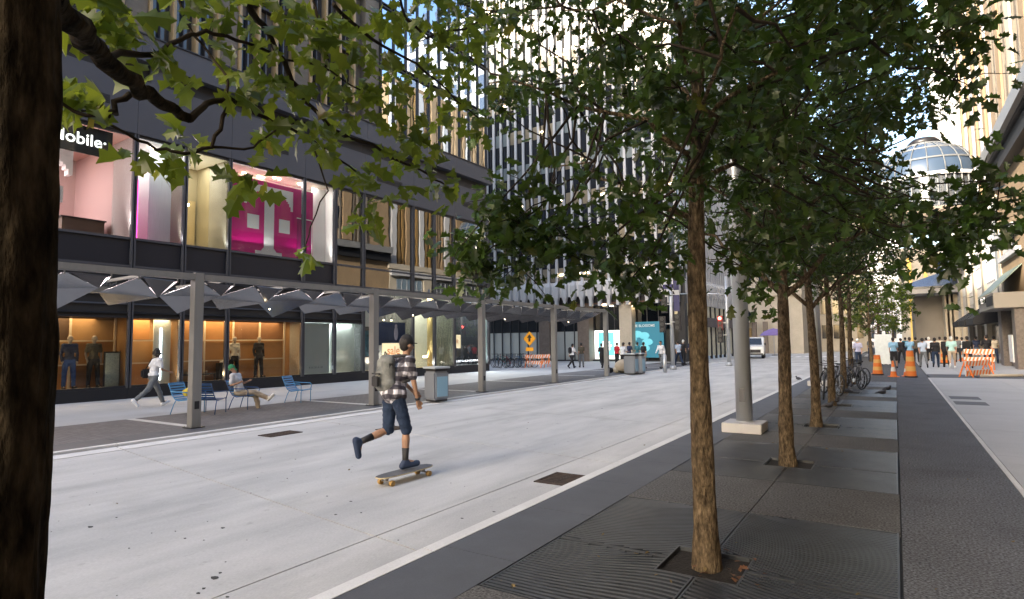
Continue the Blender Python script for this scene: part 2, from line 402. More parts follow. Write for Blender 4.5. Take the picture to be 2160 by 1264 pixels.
# ---- drains and covers
rust = mat('rusty_iron', (.050, .036, .030), .8, .3, noise=(12, .4))
def drain(px, py, sx, sy, label, rz=0.):
    c = gnd(px, py); t = thing('storm_drain', label, 'drain', (c.x, c.y, 0), rz, 'storm drains in the gutters')
    MB().box(-sx/2, sx/2, -sy/2, sy/2, .0022, .0045).build('pit', pit, t)
    f = MB(); f.box(-sx/2, sx/2, -sy/2, -sy/2+.03, .0046, .016).box(-sx/2, sx/2, sy/2-.03, sy/2, .0046, .016).box(-sx/2, -sx/2+.03, -sy/2+.03, sy/2-.03, .0046, .016).box(sx/2-.03, sx/2, -sy/2+.03, sy/2-.03, .0046, .016)
    f.build('frame', rust, t)
    n = max(3, int(sy/.075))
    for k in range(1, n): MB().box(-sx/2+.03, sx/2-.03, -sy/2+sy*k/n-.011, -sy/2+sy*k/n+.011, .0046, .0135).build('bar', rust, t)
    MB().box(-.012, .012, -sy/2+.03, sy/2-.03, .0137, .0148).build('cross_bar', rust, t)
    return t
drain(1187, 1012, .52, .62, 'rusty slotted storm drain in the kerbside gutter near the first tree')
drain(592, 916, .42, .75, 'flat rusty drain cover in the far gutter, level with the grey steel post')
drain(828, 905, .42, .6, 'rusty drain cover in the far gutter behind the skateboarder')
# stains / gum spots
gum = mat('chewing_gum', (.03, .03, .03), .8)
rg = random.Random(5)
st = MB()
for px, py, s in ((190, 1112, .035), (470, 1114, .03), (452, 1220, .045), (465, 1209, .02), (430, 1242, .02), (418, 1252, .022), (246, 1092, .015), (390, 1136, .016), (370, 1121, .012), (708, 1086, .02), (762, 1082, .015), (463, 950, .03), (623, 969, .02), (690, 1047, .02), (975, 1094, .02), (1042, 1080, .02), (740, 1058, .02), (272, 1157, .012), (320, 1125, .01), (430, 1140, .01), (480, 1260, .02), (1270, 862, .03), (1112, 904, .02), (840, 1140, .012), (950, 1160, .014)):
    c = gnd(px, py); pts = [(c.x+s*.62*rg.uniform(.6, 1.2)*math.cos(2*PI*k/8)*1.5, c.y+s*.62*rg.uniform(.6, 1.2)*math.sin(2*PI*k/8)) for k in range(8)]
    st.prism(pts, .0005, .0035)
for k in range(60):
    x, y = rg.uniform(-10, -4.5), rg.uniform(1.5, 14); s = rg.uniform(.004, .009)
    st.prism([(x+s*math.cos(a*PI/3), y+s*math.sin(a*PI/3)) for a in range(6)], .0005, .003)
tag(st.build('gum_spots', gum), 'small dark gum spots and litter specks scattered over the pale road slabs', 'gum spots', kind='stuff')
# ================================================================ LEFT BUILDING (local frame: x out to the street, y along it)
FA = -math.atan2(.5, 20.1)
FL = Matrix.Translation((-22.61, 0, 0)) @ Matrix.Rotation(FA, 4, 'Z')
def L2W(x, y, z=0.): return FL @ Vector((x, y, z))
bl = thing('office_building', 'dark glass and steel shop building with stone tower along the far side of the street', 'building', (-22.61, 0, 0), FA)
YE = 31.0; YS = -7.4
def part(name, m, *a, parent=bl, bevel=0.): return MB().box(*a).build(name, m, parent, bevel=bevel)
for y0, y1 in ((-110, YS), (YS, 10.1), (10.1, 20.6), (20.6, YE)):
    MB().box(.0, .10, y0+.004, y1-.004, 0, .42).build('plinth', darkmetal if y0 > -50 else stone, bl)
# verticals
M = []
for b in (-10.9, -3.9, 3.1, 10.1, 17.1, 24.1): M += [b, b+1.75, b+3.5]
M = [m for m in M if m >= YS]+[YE]
for y in M:
    mb = MB(); mb.box(-.02, .14, y-.075, y-.02, .42, 9.35); mb.box(-.02, .14, y+.02, y+.075, .42, 9.35); mb.box(-.02, .06, y-.02, y+.02, .42, 9.35)
    mb.build('mullion', midmetal, bl)
bays = list(zip(M[:-1], M[1:]))
for (a, b) in bays:
    y0, y1 = a+.077, b-.077; mid = (a+b)/2
    high = mid > 20.6          # glass runs up behind the canopy here
    # horizontal members
    for z0, z1 in ((.42, .50), (2.82, 2.90)) if not high else ((.42, .5),): MB().box(-.01, .08, y0, y1, z0, z1).build('transom', darkmetal, bl)
    MB().box(-.01, .10, y0, y1, 4.58, 4.66).build('transom', midmetal, bl)
    MB().box(-.01, .10, y0, y1, 5.56, 5.64).build('transom', midmetal, bl)
    MB().box(-.01, .09, y0, y1, 9.24, 9.349).build('transom', darkmetal, bl)
    gm = clear
    p = MB().box(.02, .032, y0, y1, .502, 2.818 if not high else 4.578).build('pane', gm, bl)
    if not high:
        MB().box(-.05, .0, y0, y1, 2.902, 4.578).build('louvre_back', blackm, bl)
        for k in range(5): MB().prism([(-.0+.002, 3.0+.31*k), (.07, 2.97+.31*k), (.07, 2.99+.31*k), (.002, 3.03+.31*k)], y0, y1, 'y').build('louvre_slat', midmetal if k in (1, 3) else darkmetal, bl)
    if mid < 18.8: MB().box(.0, .03, y0, y1, 4.662, 5.558).build('spandrel', navy, bl)
    else: MB().box(.02, .035, y0, y1, 4.662, 5.558).build('spandrel', sky_glass if mid > 99 else tint, bl)
    MB().box(.02, .032, y0, y1, 5.642, 9.238).build('pane', clear if mid < 18.8 else tint, bl)
# fascia over the shop windows, dark recess, upper band
for k in range(-4, 9):
    y0, y1 = k*3.5+3.1-3.5, k*3.5+3.1
    y1 = min(y1, YE+.2)
    if y1-y0 < .2 or y1 < -12: continue
    MB().box(-.1, .16, y0+.006, y1-.006, 9.352, 11.35).build('fascia_panel', fascia, bl)
    MB().box(-.1, .34, y0+.006, y1-.006, 12.0, 12.95).build('parapet_panel', fascia, bl)
    MB().box(-.30, -.05, y0+.006, y1-.006, 11.352, 11.998).build('recess', blackm, bl)
    if k % 2 == 0:
        v = MB().box(.14, .172, y0+.8, y0+2.6, 10.15, 10.45).build('dark_slot', blackm, bl)  # raised black box added in place of a dark open slot
        for q in range(3): MB().box(.172, .185, y0+.85, y0+2.55, 10.19+.09*q, 10.22+.09*q).build('slot_slat', darkmetal, v)
    else:
        MB().box(.0, .15, y0+.4, y0+.9, 11.352, 11.998).build('recess_pier', fascia, bl)
MB().box(-.3, .38, -12, YE+.2, 12.952, 13.0).build('coping', darkmetal, bl)
# upper tower, stone with bronze fins
T0, T1, TH = -110, 21.75, 36.  # unseen length and height sized to keep the sun off the street
MB().box(-40, -.55, T0, T1, 9.46, TH).build('tower_core', stone, bl); MB().box(-40, -6.2, T0, T1, 0, 9.45).build('rear_wall', stone, bl); MB().box(-6.19, -.04, T0, YS-.05, 0, 9.45).build('side_wall', stone, bl)
MB().box(-40, -6.5, T1+.02, YE-.1, 0, 36).build('rear_sun_block', stone, bl)  # unseen block, height and depth set to keep sun off the finned tower
wins = []
fl0 = 12.96; FHT = 3.55
bayp = [(0, .9, 'pier'), (.9, .98, 'fin'), (.98, 1.72, 'win'), (1.72, 1.84, 'fin'), (1.84, 2.58, 'win'), (2.58, 2.66, 'fin'), (2.66, 3.5, 'pier'), ]
wm = None
for bnum in range(-3, 7):
    yb = bnum*3.5-.8
    if yb < -9 or yb+3.5 > T1+.2: continue
    MB().box(-.55, -.18, yb, yb+.75, fl0+.05, TH).build('stone_pier', stone, bl)
    for yy in (.77, 1.62, 2.47, 3.34): MB().box(-.5, -.06, yb+yy, yb+yy+.10, fl0+.05, TH).build('bronze_fin', tanfin, bl)
    for yy in (1.2, 2.05, 2.9): MB().box(-.5, -.25, yb+yy+.02, yb+yy+.06, fl0+.05, TH).build('grey_fin', midmetal, bl)
    for f in range(6):
        z = fl0+.1+f*FHT
        for wy in (.875, 1.73, 2.58):
            o = MB().box(-.53, -.42, yb+wy, yb+wy+.74, z+.25, z+2.75).build('window', dark_glass, bl)
        MB().box(-.52, -.36, yb+.872, yb+3.33, z+2.78, z+3.5).build('spandrel', stone, bl)
for f in range(1, 7): MB().box(-.5, -.10, -8.6, T1-.02, fl0+f*FHT-.14, fl0+f*FHT-.02).build('floor_line', blackm, bl)
MB().box(-.6, -.12, T1-.9, T1, 13.0, TH).build('stone_pier', stone, bl)
# curtain wall
cyy = [T1+.05+.93*k for k in range(11)]; cyy[-1] = YE+.05
for k, y in enumerate(cyy): MB().box(-.12, .05, y-.035, y+.035, 13.0, 23.6).build('mullion', darkmetal, bl)
zf = [13.05, 16.75, 19.85, 23.5]
for j in range(3):
    for k in range(10):
        y0, y1 = cyy[k]+.037, cyy[k+1]-.037
        MB().box(-.06, -.04, y0, y1, zf[j]+.03, zf[j+1]-.12).build('pane', sky_glass, bl)
    MB().box(-.08, .06, T1+.09, YE, zf[j+1]-.115, zf[j+1]-.04).build('floor_line', blackm, bl)
    MB().box(-.08, .06, T1+.09, YE, zf[j+1]+.08, zf[j+1]+.14).build('floor_line', blackm, bl)
MB().box(-6.4, -.13, T1+.03, YE-.02, 13.0, 23.4).build('curtain_core', blackm, bl)
MB().box(-6.5, -.3, YE-.06, YE+.12, .0, 9.3).build('end_wall', darkmetal, bl)
MB().box(-6.5, -.31, YE-.06, YE+.12, 9.31, 13.0).build('end_wall', fascia, bl)
# ---- rooms behind the glass
def lamp(kind, loc, e, col, size=1., size2=None, rot=(0, 0, 0), name='ceiling_light', parent=None):
    l = bpy.data.lights.new(name, kind); l.energy = e; l.color = col
    if kind == 'AREA':
        l.shape = 'RECTANGLE'; l.size = size; l.size_y = size2 or size
    else: l.shadow_soft_size = size
    o = bpy.data.objects.new(name, l); link(o, parent); o.location = loc; o.rotation_euler = rot
    return o
def room(y0, y1, z0, z1, depth, wall, floor, ceil, lampcol=None, e=0, lz=.25):
    b = MB(); x = -depth
    MB().box(x-.1, x, y0, y1, z0, z1).build('back_wall', wall, bl)
    for s in (y0, y1): MB().box(x+.002, -.03, s-.03, s+.03, z0+.002, z1-.002).build('side_wall', wall, bl)
    MB().box(x+.001, -.02, y0+.031, y1-.031, z0-.08, z0).build('floor', floor, bl)
    MB().box(x+.001, -.02, y0+.031, y1-.031, z1, z1+.08).build('ceiling', ceil, bl)
    if e:
        lamp('AREA', (-depth*.5, (y0+y1)/2, z1-.06), e*.7, lampcol, depth*.6, (y1-y0)*.8, parent=bl)
        n_ = max(1, round((y1-y0)/3.4))
        for q in range(n_): lamp('AREA', (-.22, y0+(y1-y0)*(q+.5)/n_, z0+.3), e*.42/n_, lampcol, .12, (y1-y0)/n_*.7, rot=(0, R(-120), 0), parent=bl, name='added_fill_light')  # added low fill lamps, brighten the back walls and mannequins
warm = (1, .68, .36); cool = (.85, .95, 1)
orangew = mat('amber_wall', (.38, .22, .095), .6, noise=(.8, .2))
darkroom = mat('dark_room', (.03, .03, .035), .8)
pinkw = mat('blush_wall', (.40, .28, .27), .7)
whitew = mat('white_wall', (.7, .7, .68), .7)
greenish = mat('pale_green_wall', (.48, .52, .48), .6)
olive = mat('khaki_wall', (.30, .26, .17), .7)
lampm = mat('lamp_glow', (1, 1, 1), .5, emit=((1, .78, .48), 6.))
lampw = mat('tube_glow', (1, 1, 1), .5, emit=((.9, .95, 1), 2.5))
room(3.1, 10.1, .42, 2.86, 1.6, orangew, shelfm, darkroom, warm, 30)
room(-7.3, 3.1, .42, 2.86, 1.6, orangew, shelfm, darkroom, warm, 27)
room(10.1, 11.85, .42, 2.86, 1.3, orangew, shelfm, darkroom, warm, 12)
room(11.85, 17.1, .42, 2.86, 1.6, orangew, shelfm, darkroom, warm, 30)
room(17.1, 20.6, .42, 2.86, .8, whitew, shelfm, whitew, cool, 20)
room(20.6, 24.1, .42, 4.6, 3.0, darkroom, shelfm, whitew, (1, .9, .75), 80)
room(24.1, 27.6, .42, 4.6, 2.0, greenish, shelfm, greenish, (1, .9, .75), 50)
room(27.6, 31.0, .42, 4.6, 2.6, mat('green_reflection_wall', (.10, .13, .12), .7), darkroom, darkroom, (.9, .95, 1), 120)  # wall tinted green to stand for reflections in the glass
room(-7.3, 10.1, 5.6, 9.3, 5.0, pinkw, pinkw, mat('blush_ceiling', (.42, .26, .22), .8), (1, .84, .84), 430)
room(10.1, 11.85, 5.6, 9.3, 1.6, whitew, pinkw, whitew, (1, .9, .9), 18)
room(11.85, 13.6, 5.6, 9.3, 2.4, olive, olive, whitew, (1, .94, .80), 17)
room(13.6, 18.8, 5.6, 9.3, 1.4, whitew, whitew, creamm, (1, .92, .9), 50)
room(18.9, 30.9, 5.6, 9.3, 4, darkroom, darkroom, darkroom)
# shelf grid in the clothes shop windows
def grid(y0, y1, z0, z1, ny, nz, x):
    for i in range(ny+1):
        y = y0+(y1-y0)*i/ny; MB().box(x, x+.06, y-.03, y+.03, z0, z1).build('shelf_post', shelfm, bl)
    for j in range(1, nz):
        z = z0+(z1-z0)*j/nz
        for i in range(ny): MB().box(x, x+.055, y0+(y1-y0)*i/ny+.031, y0+(y1-y0)*(i+1)/ny-.031, z-.025, z+.025).build('shelf', shelfm, bl)
grid(3.3, 10.0, .43, 2.85, 5, 3, -.85); grid(-7, 3.0, .43, 2.85, 7, 3, -.85)
grid(10.2, 11.2, .43, 2.85, 1, 3, -.6); grid(12.0, 16.8, .43, 2.85, 4, 3, -.85)
backm = [orangew, mat('amber_dark', (.20, .09, .035), .6, noise=(.8, .2)), mat('amber_mid', (.36, .17, .055), .6, noise=(.8, .2)), mat('umber_panel', (.08, .045, .025), .6)]
rb = random.Random(12)
for y0_, y1_, ny_ in ((3.3, 10.0, 5), (-7, 3.0, 7), (12.0, 16.8, 4), (10.2, 11.2, 1)):
    for i in range(ny_):
        for j in range(3): 
            a_ = y0_+(y1_-y0_)*i/ny_; b_ = y0_+(y1_-y0_)*(i+1)/ny_; MB().box(-.93, -.90, a_+.02, b_-.02, .44+.805*j, .44+.805*(j+1)-.02).build('back_panel', backm[rb.choice((0, 1, 2, 2, 3) if j == 2 else (0, 1, 2, 0, 2))], bl)
# white return panel with a lit strip
MB().box(-.55, -.5, 11.15, 11.75, .43, 2.85).build('white_panel', frost, bl)
MB().box(-.49, -.48, 11.38, 11.42, .6, 2.5).build('light_strip', lampw, bl)
# frosted shop pane with small letters, and the pale lit pane beside it
MB().box(-.12, -.10, 17.25, 18.7, .5, 2.8).build('frosted_panel', frost, bl)
ink = mat('grey_ink', (.12, .14, .15), .7)
text('lettering', 'K A S K A I D', .13, ink, bl, (-.095, 17.97, .78), depth=.002)
MB().box(-.42, -.40, 18.98, 20.45, .5, 2.84).build('pale_panel', mat('pale_marbled', (.50, .52, .46), .5, noise=(1.6, .18)), bl)
lamp('SPOT', (-.2, 19.7, 2.8), 14, (1, .8, .5), .03, rot=(0, R(-12), 0), parent=bl)
# dim shop letters behind the canopy
text('lettering', 'inZinder', .36, mat('dull_letters', (.10, .10, .10), .6), bl, (.09, 9.35, 3.95), depth=.01)
# ---- pink shop upstairs
sg = thing('hanging_sign', 'black hanging sign with white serif word ending in Mobile, above the pink shop', 'sign', L2W(-.12, 8.0, 8.76), FA)
MB().box(0, .04, -2.4, -.32, -.47, .47).build('sign_board', blackm, sg); MB().box(0, .04, -.26, 1.42, -.47, .47).build('sign_board', blackm, sg)
for y in (-1.9, -.9, .2, 1.0): MB().box(-.0, .02, y-.01, y+.01, .472, .62).build('hanger', midmetal, sg)
signw = mat('sign_white', (.85, .85, .82), .5, emit=((1, 1, .95), .55))
text('lettering', '\u00b7Mobile\u00b7', .56, signw, sg, (.046, .36, 0), depth=.004, bold=.004, sx=.98)
text('lettering', '\u00b7\u00b7T\u00b7', .50, signw, sg, (.046, -1.0, 0), depth=.004, bold=.008)
def Tshape(w_, h):
    """slab-serif capital outline in (y,z), centred at the foot"""
    s = w_/2; pts = []
    top = h; pts += [(-s, top), (s, top), (s, top-.30*h)]
    pts += [(s-.05*w_, top-.30*h)]
    for a in range(0, 7):
        an = PI/2*a/6; pts.append((.13*w_+(s-.05*w_-.13*w_)*math.cos(an), top-.30*h+(.21*h)*math.sin(an)))
    pts += [(.10*w_, top-.09*h), (.10*w_, .12*h), (.13*w_, .08*h), (.20*w_, .06*h), (.26*w_, .055*h), (.26*w_, 0)]
    left = [(-y, z) for y, z in reversed(pts[2:])]
    return [pts[1]]+pts[2:]+left+[pts[0]]
tw = thing('letter_display', 'big white free-standing block letter T inside the pink upstairs shop', 'letter display', L2W(-1.0, 7.35, 5.68), FA)
# the shape is concave: build it from convex strips
def T_into(mb, w_, h, x0, x1):
    s = w_/2
    mb.box(x0, x1, -.10*w_, .10*w_, .055*h, .91*h)
    mb.box(x0, x1, -.27*w_, .27*w_, 0, .054*h)
    mb.box(x0, x1, -s, s, .911*h, h)
    for sg_ in (-1, 1):
        n = 10
        for k in range(n):
            a0, a1 = k/n, (k+1)/n
            y0 = .13*w_+(s-.05*w_-.13*w_)*a0; y1 = .13*w_+(s-.05*w_-.13*w_)*a1
            am = (a0+a1)/2; zc = .70*h+.21*h*math.sqrt(max(0, 1-am*am))
            mb.box(x0, x1, sg_*y0, sg_*y1-.0, zc, .9105*h)
        mb.box(x0, x1, sg_*(s-.05*w_), sg_*s, .70*h, .9105*h)
        for k in range(4): mb.box(x0, x1, sg_*(.101*w_), sg_*(.101+.05*(1-k/4.))*w_, .055*h+.012*h*k, .055*h+.012*h*(k+1))
mb = MB(); T_into(mb, 2.5, 2.9, -.35, .0); mb.build('letter', white, tw)
for s in (-1, 1): MB().box(-.35, .0, s*.72-.28, s*.72+.28, 1.05, 1.6).build('letter_square', white, tw)
# counters, screens, spots
ct = thing('shop_counter', 'dark shop counter upstairs beside the pink light strip', 'counter', L2W(-1.6, 9.3, 5.6), FA)
MB().box(-.6, 0, -.75, .55, 0, .75).build('counter_body', mat('walnut', (.09, .06, .04), .6), ct); MB().box(-.65, .04, -.8, .6, .752, .80).build('counter_top', blackm, ct)
ps = thing('wall_poster', 'crimson wall poster above the dark counter in the pink shop', 'poster', L2W(-4.9, 10.0-.5, 7.2), FA)
MB().box(0, .03, -1.4, -.2, -.5, .5).build('print', mat('crimson_print', (.4, .02, .03), .5), ps)
ps = thing('wall_screen', 'bright white wall screen with dark figure left of the crimson poster', 'screen', L2W(-4.9, 7.4, 7.0), FA)
MB().box(0, .03, -.5, .6, -.6, .6).build('print', mat('screen_white', (.8, .8, .8), .5, emit=((1, 1, 1), .8)), ps)
MB().ball((.04, .05, -.1), .1, 8, .2, .6, 3.2).build('figure', blackm, ps)
for k, (y, x) in enumerate([(6.2, -1.8), (8.2, -2.0), (7.0, -3.4), (9.4, -3.2), (5, -2.5), (3, -2), (11.0, -.8), (14.1, -.9), (14.9, -1.1), (16.1, -.7), (16.35, -.7), (17.4, -.7), (15.6, -1.1), (15.8, -1.1)]):
    MB().cyl((x, y), .07, 9.24, 9.29, 10).build('downlight', lampm, bl)
MB().box(-.6, -.56, 10.2, 10.5, 5.62, 7.9).build('pink_light', mat('pink_glow', (.8, .1, .4), .5, emit=((1, .05, .4), .9)), bl)
MB().box(-.9, -.88, 11.0, 11.8, 5.62, 9.2).build('curtain', mat('pale_curtain', (.55, .64, .66), .8, noise=(9, .1), stretch=(1, 6, .2)), bl)
MB().box(-2.3, -2.26, 12.75, 13.45, 5.62, 7.9).build('door', mat('tan_door', (.42, .33, .18), .5), bl)
MB().box(-1.6, -.9, 12.1, 12.5, 7.35, 7.45).build('lamp_shade', lampm, bl)
# magenta poster
pt = thing('window_poster', 'huge magenta window poster with white slab-serif letter T and squares', 'poster', L2W(-.35, 15.7, 5.64), FA)
MB().box(-.02, 0, -2.05, 2.2, .02, 3.25).build('print', magenta, pt)
mb = MB(); T_into(mb, 2.35, 3.0, .003, .012); o = mb.build('letter', white, pt); o.location = (0, -.05, .05)
for s in (-1, 1): MB().box(.003, .012, s*.75-.27-.05, s*.75+.27-.05, 1.12, 1.72).build('letter_square', white, pt)
pd = mat('deep_magenta', (.30, .004, .13), .45)
MB().box(.003, .008, 1.35, 2.15, .05, 1.9).build('door_print', pd, pt)
for a in ((1.33, 2.17, 1.9, 1.94), (2.13, 2.17, .05, 1.9)): MB().box(.009, .014, *a).build('door_outline', white, pt)
MB().box(-.6, -.56, 18.0, 18.8, 5.62, 9.2).build('white_panel', whitew, bl)
# sale posters and displays on the ground floor
def poster(lab, x, y0, y1, z0, z1, m, txt=None, tm=None, ts=.3, cat='poster', tx=0, tz=0):
    o = thing('poster', lab, cat, L2W(x, (y0+y1)/2, z0), FA, 'posters in the shop windows')
    MB().box(-.015, 0, -(y1-y0)/2, (y1-y0)/2, 0, z1-z0).build('sheet', m, o)
    if txt: text('lettering', txt, ts, tm, o, (.006, tx, (z1-z0)/2+tz), depth=.002, bold=.004)
    return o
nv = mat('navy_print', (.012, .03, .10), .5); cr_ = mat('cream_print', (.75, .62, .42), .6, emit=((1, .8, .5), .18)); org = mat('orange_ink', (.75, .22, .06), .6)
tealj = mat('denim_display', (.03, .10, .15), .7, noise=(5, .7), fine=(20, .5))
poster('dim blue poster of hanging denim behind the post beside the skateboarder', -.3, 20.75, 21.5, 1.2, 2.5, tealj)
p = poster('navy blue window poster with a pale figure, above the word sale', -.3, 21.8, 23.9, 1.75, 2.95, nv)
MB().ball((.01, .35, .62), .16, 10, .05, 1, 2.4).build('pale_figure', mat('lilac', (.4, .38, .5), .7), p); MB().ball((.012, .35, 1.0), .1, 10, .05, 1, 1).build('pale_head', mat('lilac', (.4, .38, .5), .7), p)
poster('cream poster reading sale in orange beside the skateboarder\'s head', -.28, 22.2, 23.8, 1.05, 1.85, cr_, 'sale', org, .62)
poster('white strip poster reading SW, left of the orange sale poster', -.27, 21.4, 22.15, .95, 1.75, white, 'SW', ink, .3)
poster('deep blue lower poster under the cream sale poster', -.29, 21.8, 23.9, .5, 1.0, nv)
poster('plain white board at the bottom of the denim window', -.29, 20.75, 21.5, .5, 1.15, whitew)
poster('plain white blind above the denim display', -.29, 20.75, 21.5, 2.7, 3.6, whitew)
poster('small framed peach poster reading sft in the dim far shop window', -.2, 27.75, 28.5, 1.5, 2.3, cr_, 'sft', org, .34)
for k, y in enumerate((22.3, 22.9, 23.45)):
    o = thing('pendant_lamp', ['thin black pendant lamp nearest the grey post, over the navy poster', 'middle one of the three thin pendant lamps over the navy poster', 'thin pendant lamp nearest the window mullion, over the navy poster'][k], 'lamp', L2W(-.9, y, 4.6), FA, 'pendant lamps in the sale shop')
    MB().tube([(0, 0, 0), (0, 0, -1.35)], .008, 6).build('cord', blackm, o)
    MB().lathe((0, 0, -1.5), [(.03, .15), (.07, .0)], 10).build('lamp_shade', blackm, o); MB().ball((0, 0, -1.5), .045, 8).build('bulb', lampm, o)
MB().box(-2.7, -2.6, 21.0, 24.0, 3.2, 4.5).build('white_panel', whitew, bl)
# pale glass lobby: brass column and light
MB().cyl((-.7, 26.4), .22, .43, 4.59, 14).build('brass_column', mat('brass', (.6, .48, .22), .35, .6), bl)
MB().box(-.9, -.86, 25.95, 26.9, 1.0, 1.1).build('light_strip', lampm, bl)
# mannequins' plinth table with shoes
tb = thing('display_table', 'low black display table with pale shoes behind the shop glass', 'table', L2W(-.75, 12.75, .42), FA)
MB().box(-.25, .3, -.75, .75, .28, .32).build('table_top', blackm, tb)
for sx in (-.22, .26):
    for sy in (-.7, .7): MB().box(sx-.02, sx+.02, sy-.02, sy+.02, 0, .28).build('leg', blackm, tb)
def shoe(name, label, loc, rz, m, group=None):
    mb = MB(); mb.tube([(0, -.11, .04), (0, -.04, .05), (0, .06, .04), (0, .14, .028)], [.035, .045, .04, .022], 8); mb.tube([(0, -.1, .04), (0, -.1, .11)], [.035, .032], 8)
    o = mb.build(name, m); o.location = loc; o.rotation_euler = (0, 0, rz); o.scale = (1, 1, 1)
    return tag(o, label, 'shoe', group)
for k in range(5): shoe('display_shoe', ['pale shoe at the near end of the black display table', 'second pale shoe on the black display table', 'pale shoe in the middle of the black display table', 'fourth pale shoe on the black display table', 'pale shoe at the far end of the black display table'][k], L2W(-.72, 12.2+.26*k, .742), 1.2, creamm, 'shoes on display')
sb = thing('shoe_stand', 'small dark stand with white shoes beside the beige mannequin', 'stand', L2W(-.6, 13.85, .42), FA)
MB().box(-.15, .15, -.2, .2, 0, .72).build('box', blackm, sb); MB().tube([(0, -.12, .75), (0, 0, .77), (0, .12, .75)], [.03, .05, .03], 8).build('shoe', white, sb)
lg = thing('floor_screen', 'upright pale information board on the shop floor by the brown mannequin', 'board', L2W(-.35, 9.75, .42), FA)
MB().box(-.03, .03, -.25, .25, .0, 1.25).build('frame', blackm, lg); MB().box(.031, .04, -.21, .21, .04, 1.2).build('sheet', mat('speckled_board', (.35, .4, .36), .6, noise=(20, .3)), lg)
mb = MB(); mb.box(-.3, -.24, 6.7, 9.9, 9.0, 9.22); 

# ================================================================ PERGOLA CANOPY
PA = -math.atan2(.62, 20.15); P0 = Vector((-12.92, 7.2, 0))
pg = thing('street_canopy', 'long grey steel pergola with folded mirror panels over the far pavement', 'canopy', P0, PA)
HB = 3.42
for k in range(-2, 5):
    MB().box(-.105, .105, 5.15*k-.10, 5.15*k+.10, .0, HB).build('post', steel, pg, bevel=.006)
    MB().box(-.17, .17, 5.15*k-.16, 5.15*k+.16, .046, .062).build('base_plate', darkmetal, pg)
    for q in (-1, 1):
        for r_ in (-1, 1): MB().cyl((q*.14, 5.15*k+r_*.13), .014, .0625, .085, 6).build('bolt', steel, pg)
    MB().box(.106, .112, 5.15*k-.05, 5.15*k+.05, .45, .62).build('access_plate', darkmetal, pg)
    if k < 4:
        MB().box(-.10, .10, 5.15*k+.105, 5.15*(k+1)-.105, HB-.15, HB-.02).build('front_beam', steel, pg, bevel=.004)
        MB().box(-2.42, -2.22, 5.15*k+.003, 5.15*(k+1)-.003, HB-.36, HB-.22).build('rear_beam', steel, pg, bevel=.004)
        for q in range(3): MB().box(-2.2, -.12, 5.15*k+.6+1.72*q, 5.15*k+.66+1.72*q, HB-.16, HB-.10).build('cross_rib', steel, pg)
WM = 5.15/4
for k in range(-8, 16):
    y0 = WM*k+.02; y1 = WM*(k+1)-.02; ym = (y0+y1)/2+.12; zf_ = HB-.17
    rk = random.Random(k); wob = rk.uniform(-.16, .16); y0 += .12; y1 -= .34
    A, B = Vector((-.10, y0, zf_)), Vector((-.10, y1, zf_-.03)); V = Vector((-.50, ym+wob*.6, zf_-.31+wob*.5))
    A2, B2 = Vector((-2.15, y0+.05, zf_-.20)), Vector((-2.15, y1-.18, zf_-.16)); V2 = Vector((-1.95, ym-.34+wob, zf_-.56-wob*.6))
    def facet(nm, pts):
        pts = [Vector(p) for p in pts]; n = (pts[1]-pts[0]).cross(pts[2]-pts[0]).normalized()*.006
        m_ = MB(); q = len(pts); m_.add([p-n for p in pts]+[p+n for p in pts], [tuple(range(q-1, -1, -1)), tuple(range(q, 2*q))]+[(i, (i+1) % q, q+(i+1) % q, q+i) for i in range(q)])
        return m_.build(nm, mirror, pg)
    facet('folded_panel', [A, V, A2]); facet('folded_panel', [V, V2, A2]); facet('folded_panel', [B, B2, V]); facet('folded_panel', [V, B2, V2])
    for yy_ in (y0, y1): MB().cyl((-.12, yy_), .018, zf_-.05, zf_+.02, 6).build('bolt', steel, pg)
    facet('end_fold', [A+Vector((0, .08, 0)), B-Vector((0, .08, 0)), V])
    if k % 4 == 1: MB().ball((-.42, ym, zf_-.53), .016, 8).build('lamp_bead', lampm if k % 2 else lampw, pg)
# ================================================================ BUILDING WITH WHITE FINS
fb = thing('finned_tower', 'dark glass tower with tall white vertical fins closing the plaza', 'building', (-37.5, 48.5, 0))
FX0, FX1 = 0., 22.6; NF = 27; FS = .8692; FHt = 46
finm = mat('white_marble', (.47, .47, .475), .55, noise=(.5, .08)); skirt = mat('white_skirt', (.75, .73, .70), .5)  # white skirt kept whiter than the fins, sunlit brightness put into its colour
strip = mat('pale_spandrel_glass', (.23, .27, .28), .12, noise=(.35, .35), stretch=(1, 1, .6)); warmst = mat('lit_spandrel', (.28, .24, .17), .3, noise=(.4, .4))
MB().box(0, FX1-.3, .35, 12, 5.25, FHt).build('core', blackm, fb)
MB().box(FX1-.3, FX1-.05, .36, 19.5, 5.3, FHt).build('side_wall', dark_glass, fb)
# return side towards the far street: fins in line along Y
def fin_mesh():
    m = MB(); m.box(-.115, .115, -.16, .0, 7.35, FHt)
    m.add([(-.115, -.16, 7.35), (.115, -.16, 7.35), (.24, -.42, 6.9), (-.24, -.42, 6.9), (-.13, .0, 7.35), (.13, .0, 7.35), (.24, .0, 6.9), (-.24, .0, 6.9)], ((0, 1, 2, 3), (0, 3, 7, 4), (1, 5, 6, 2), (3, 2, 6, 7)))
    m.box(-.24, .24, -.42, .0, 5.85, 6.9); m.add([(-.24, -.42, 5.85), (.24, -.42, 5.85), (.13, -.36, 5.5), (-.13, -.36, 5.5), (-.24, 0, 5.85), (.24, 0, 5.85), (.13, 0, 5.5), (-.13, 0, 5.5)], ((0, 1, 2, 3), (0, 3, 7, 4), (1, 5, 6, 2), (3, 2, 6, 7)))
    m.box(-.13, .13, -.36, 0, 4.95, 5.5); return m
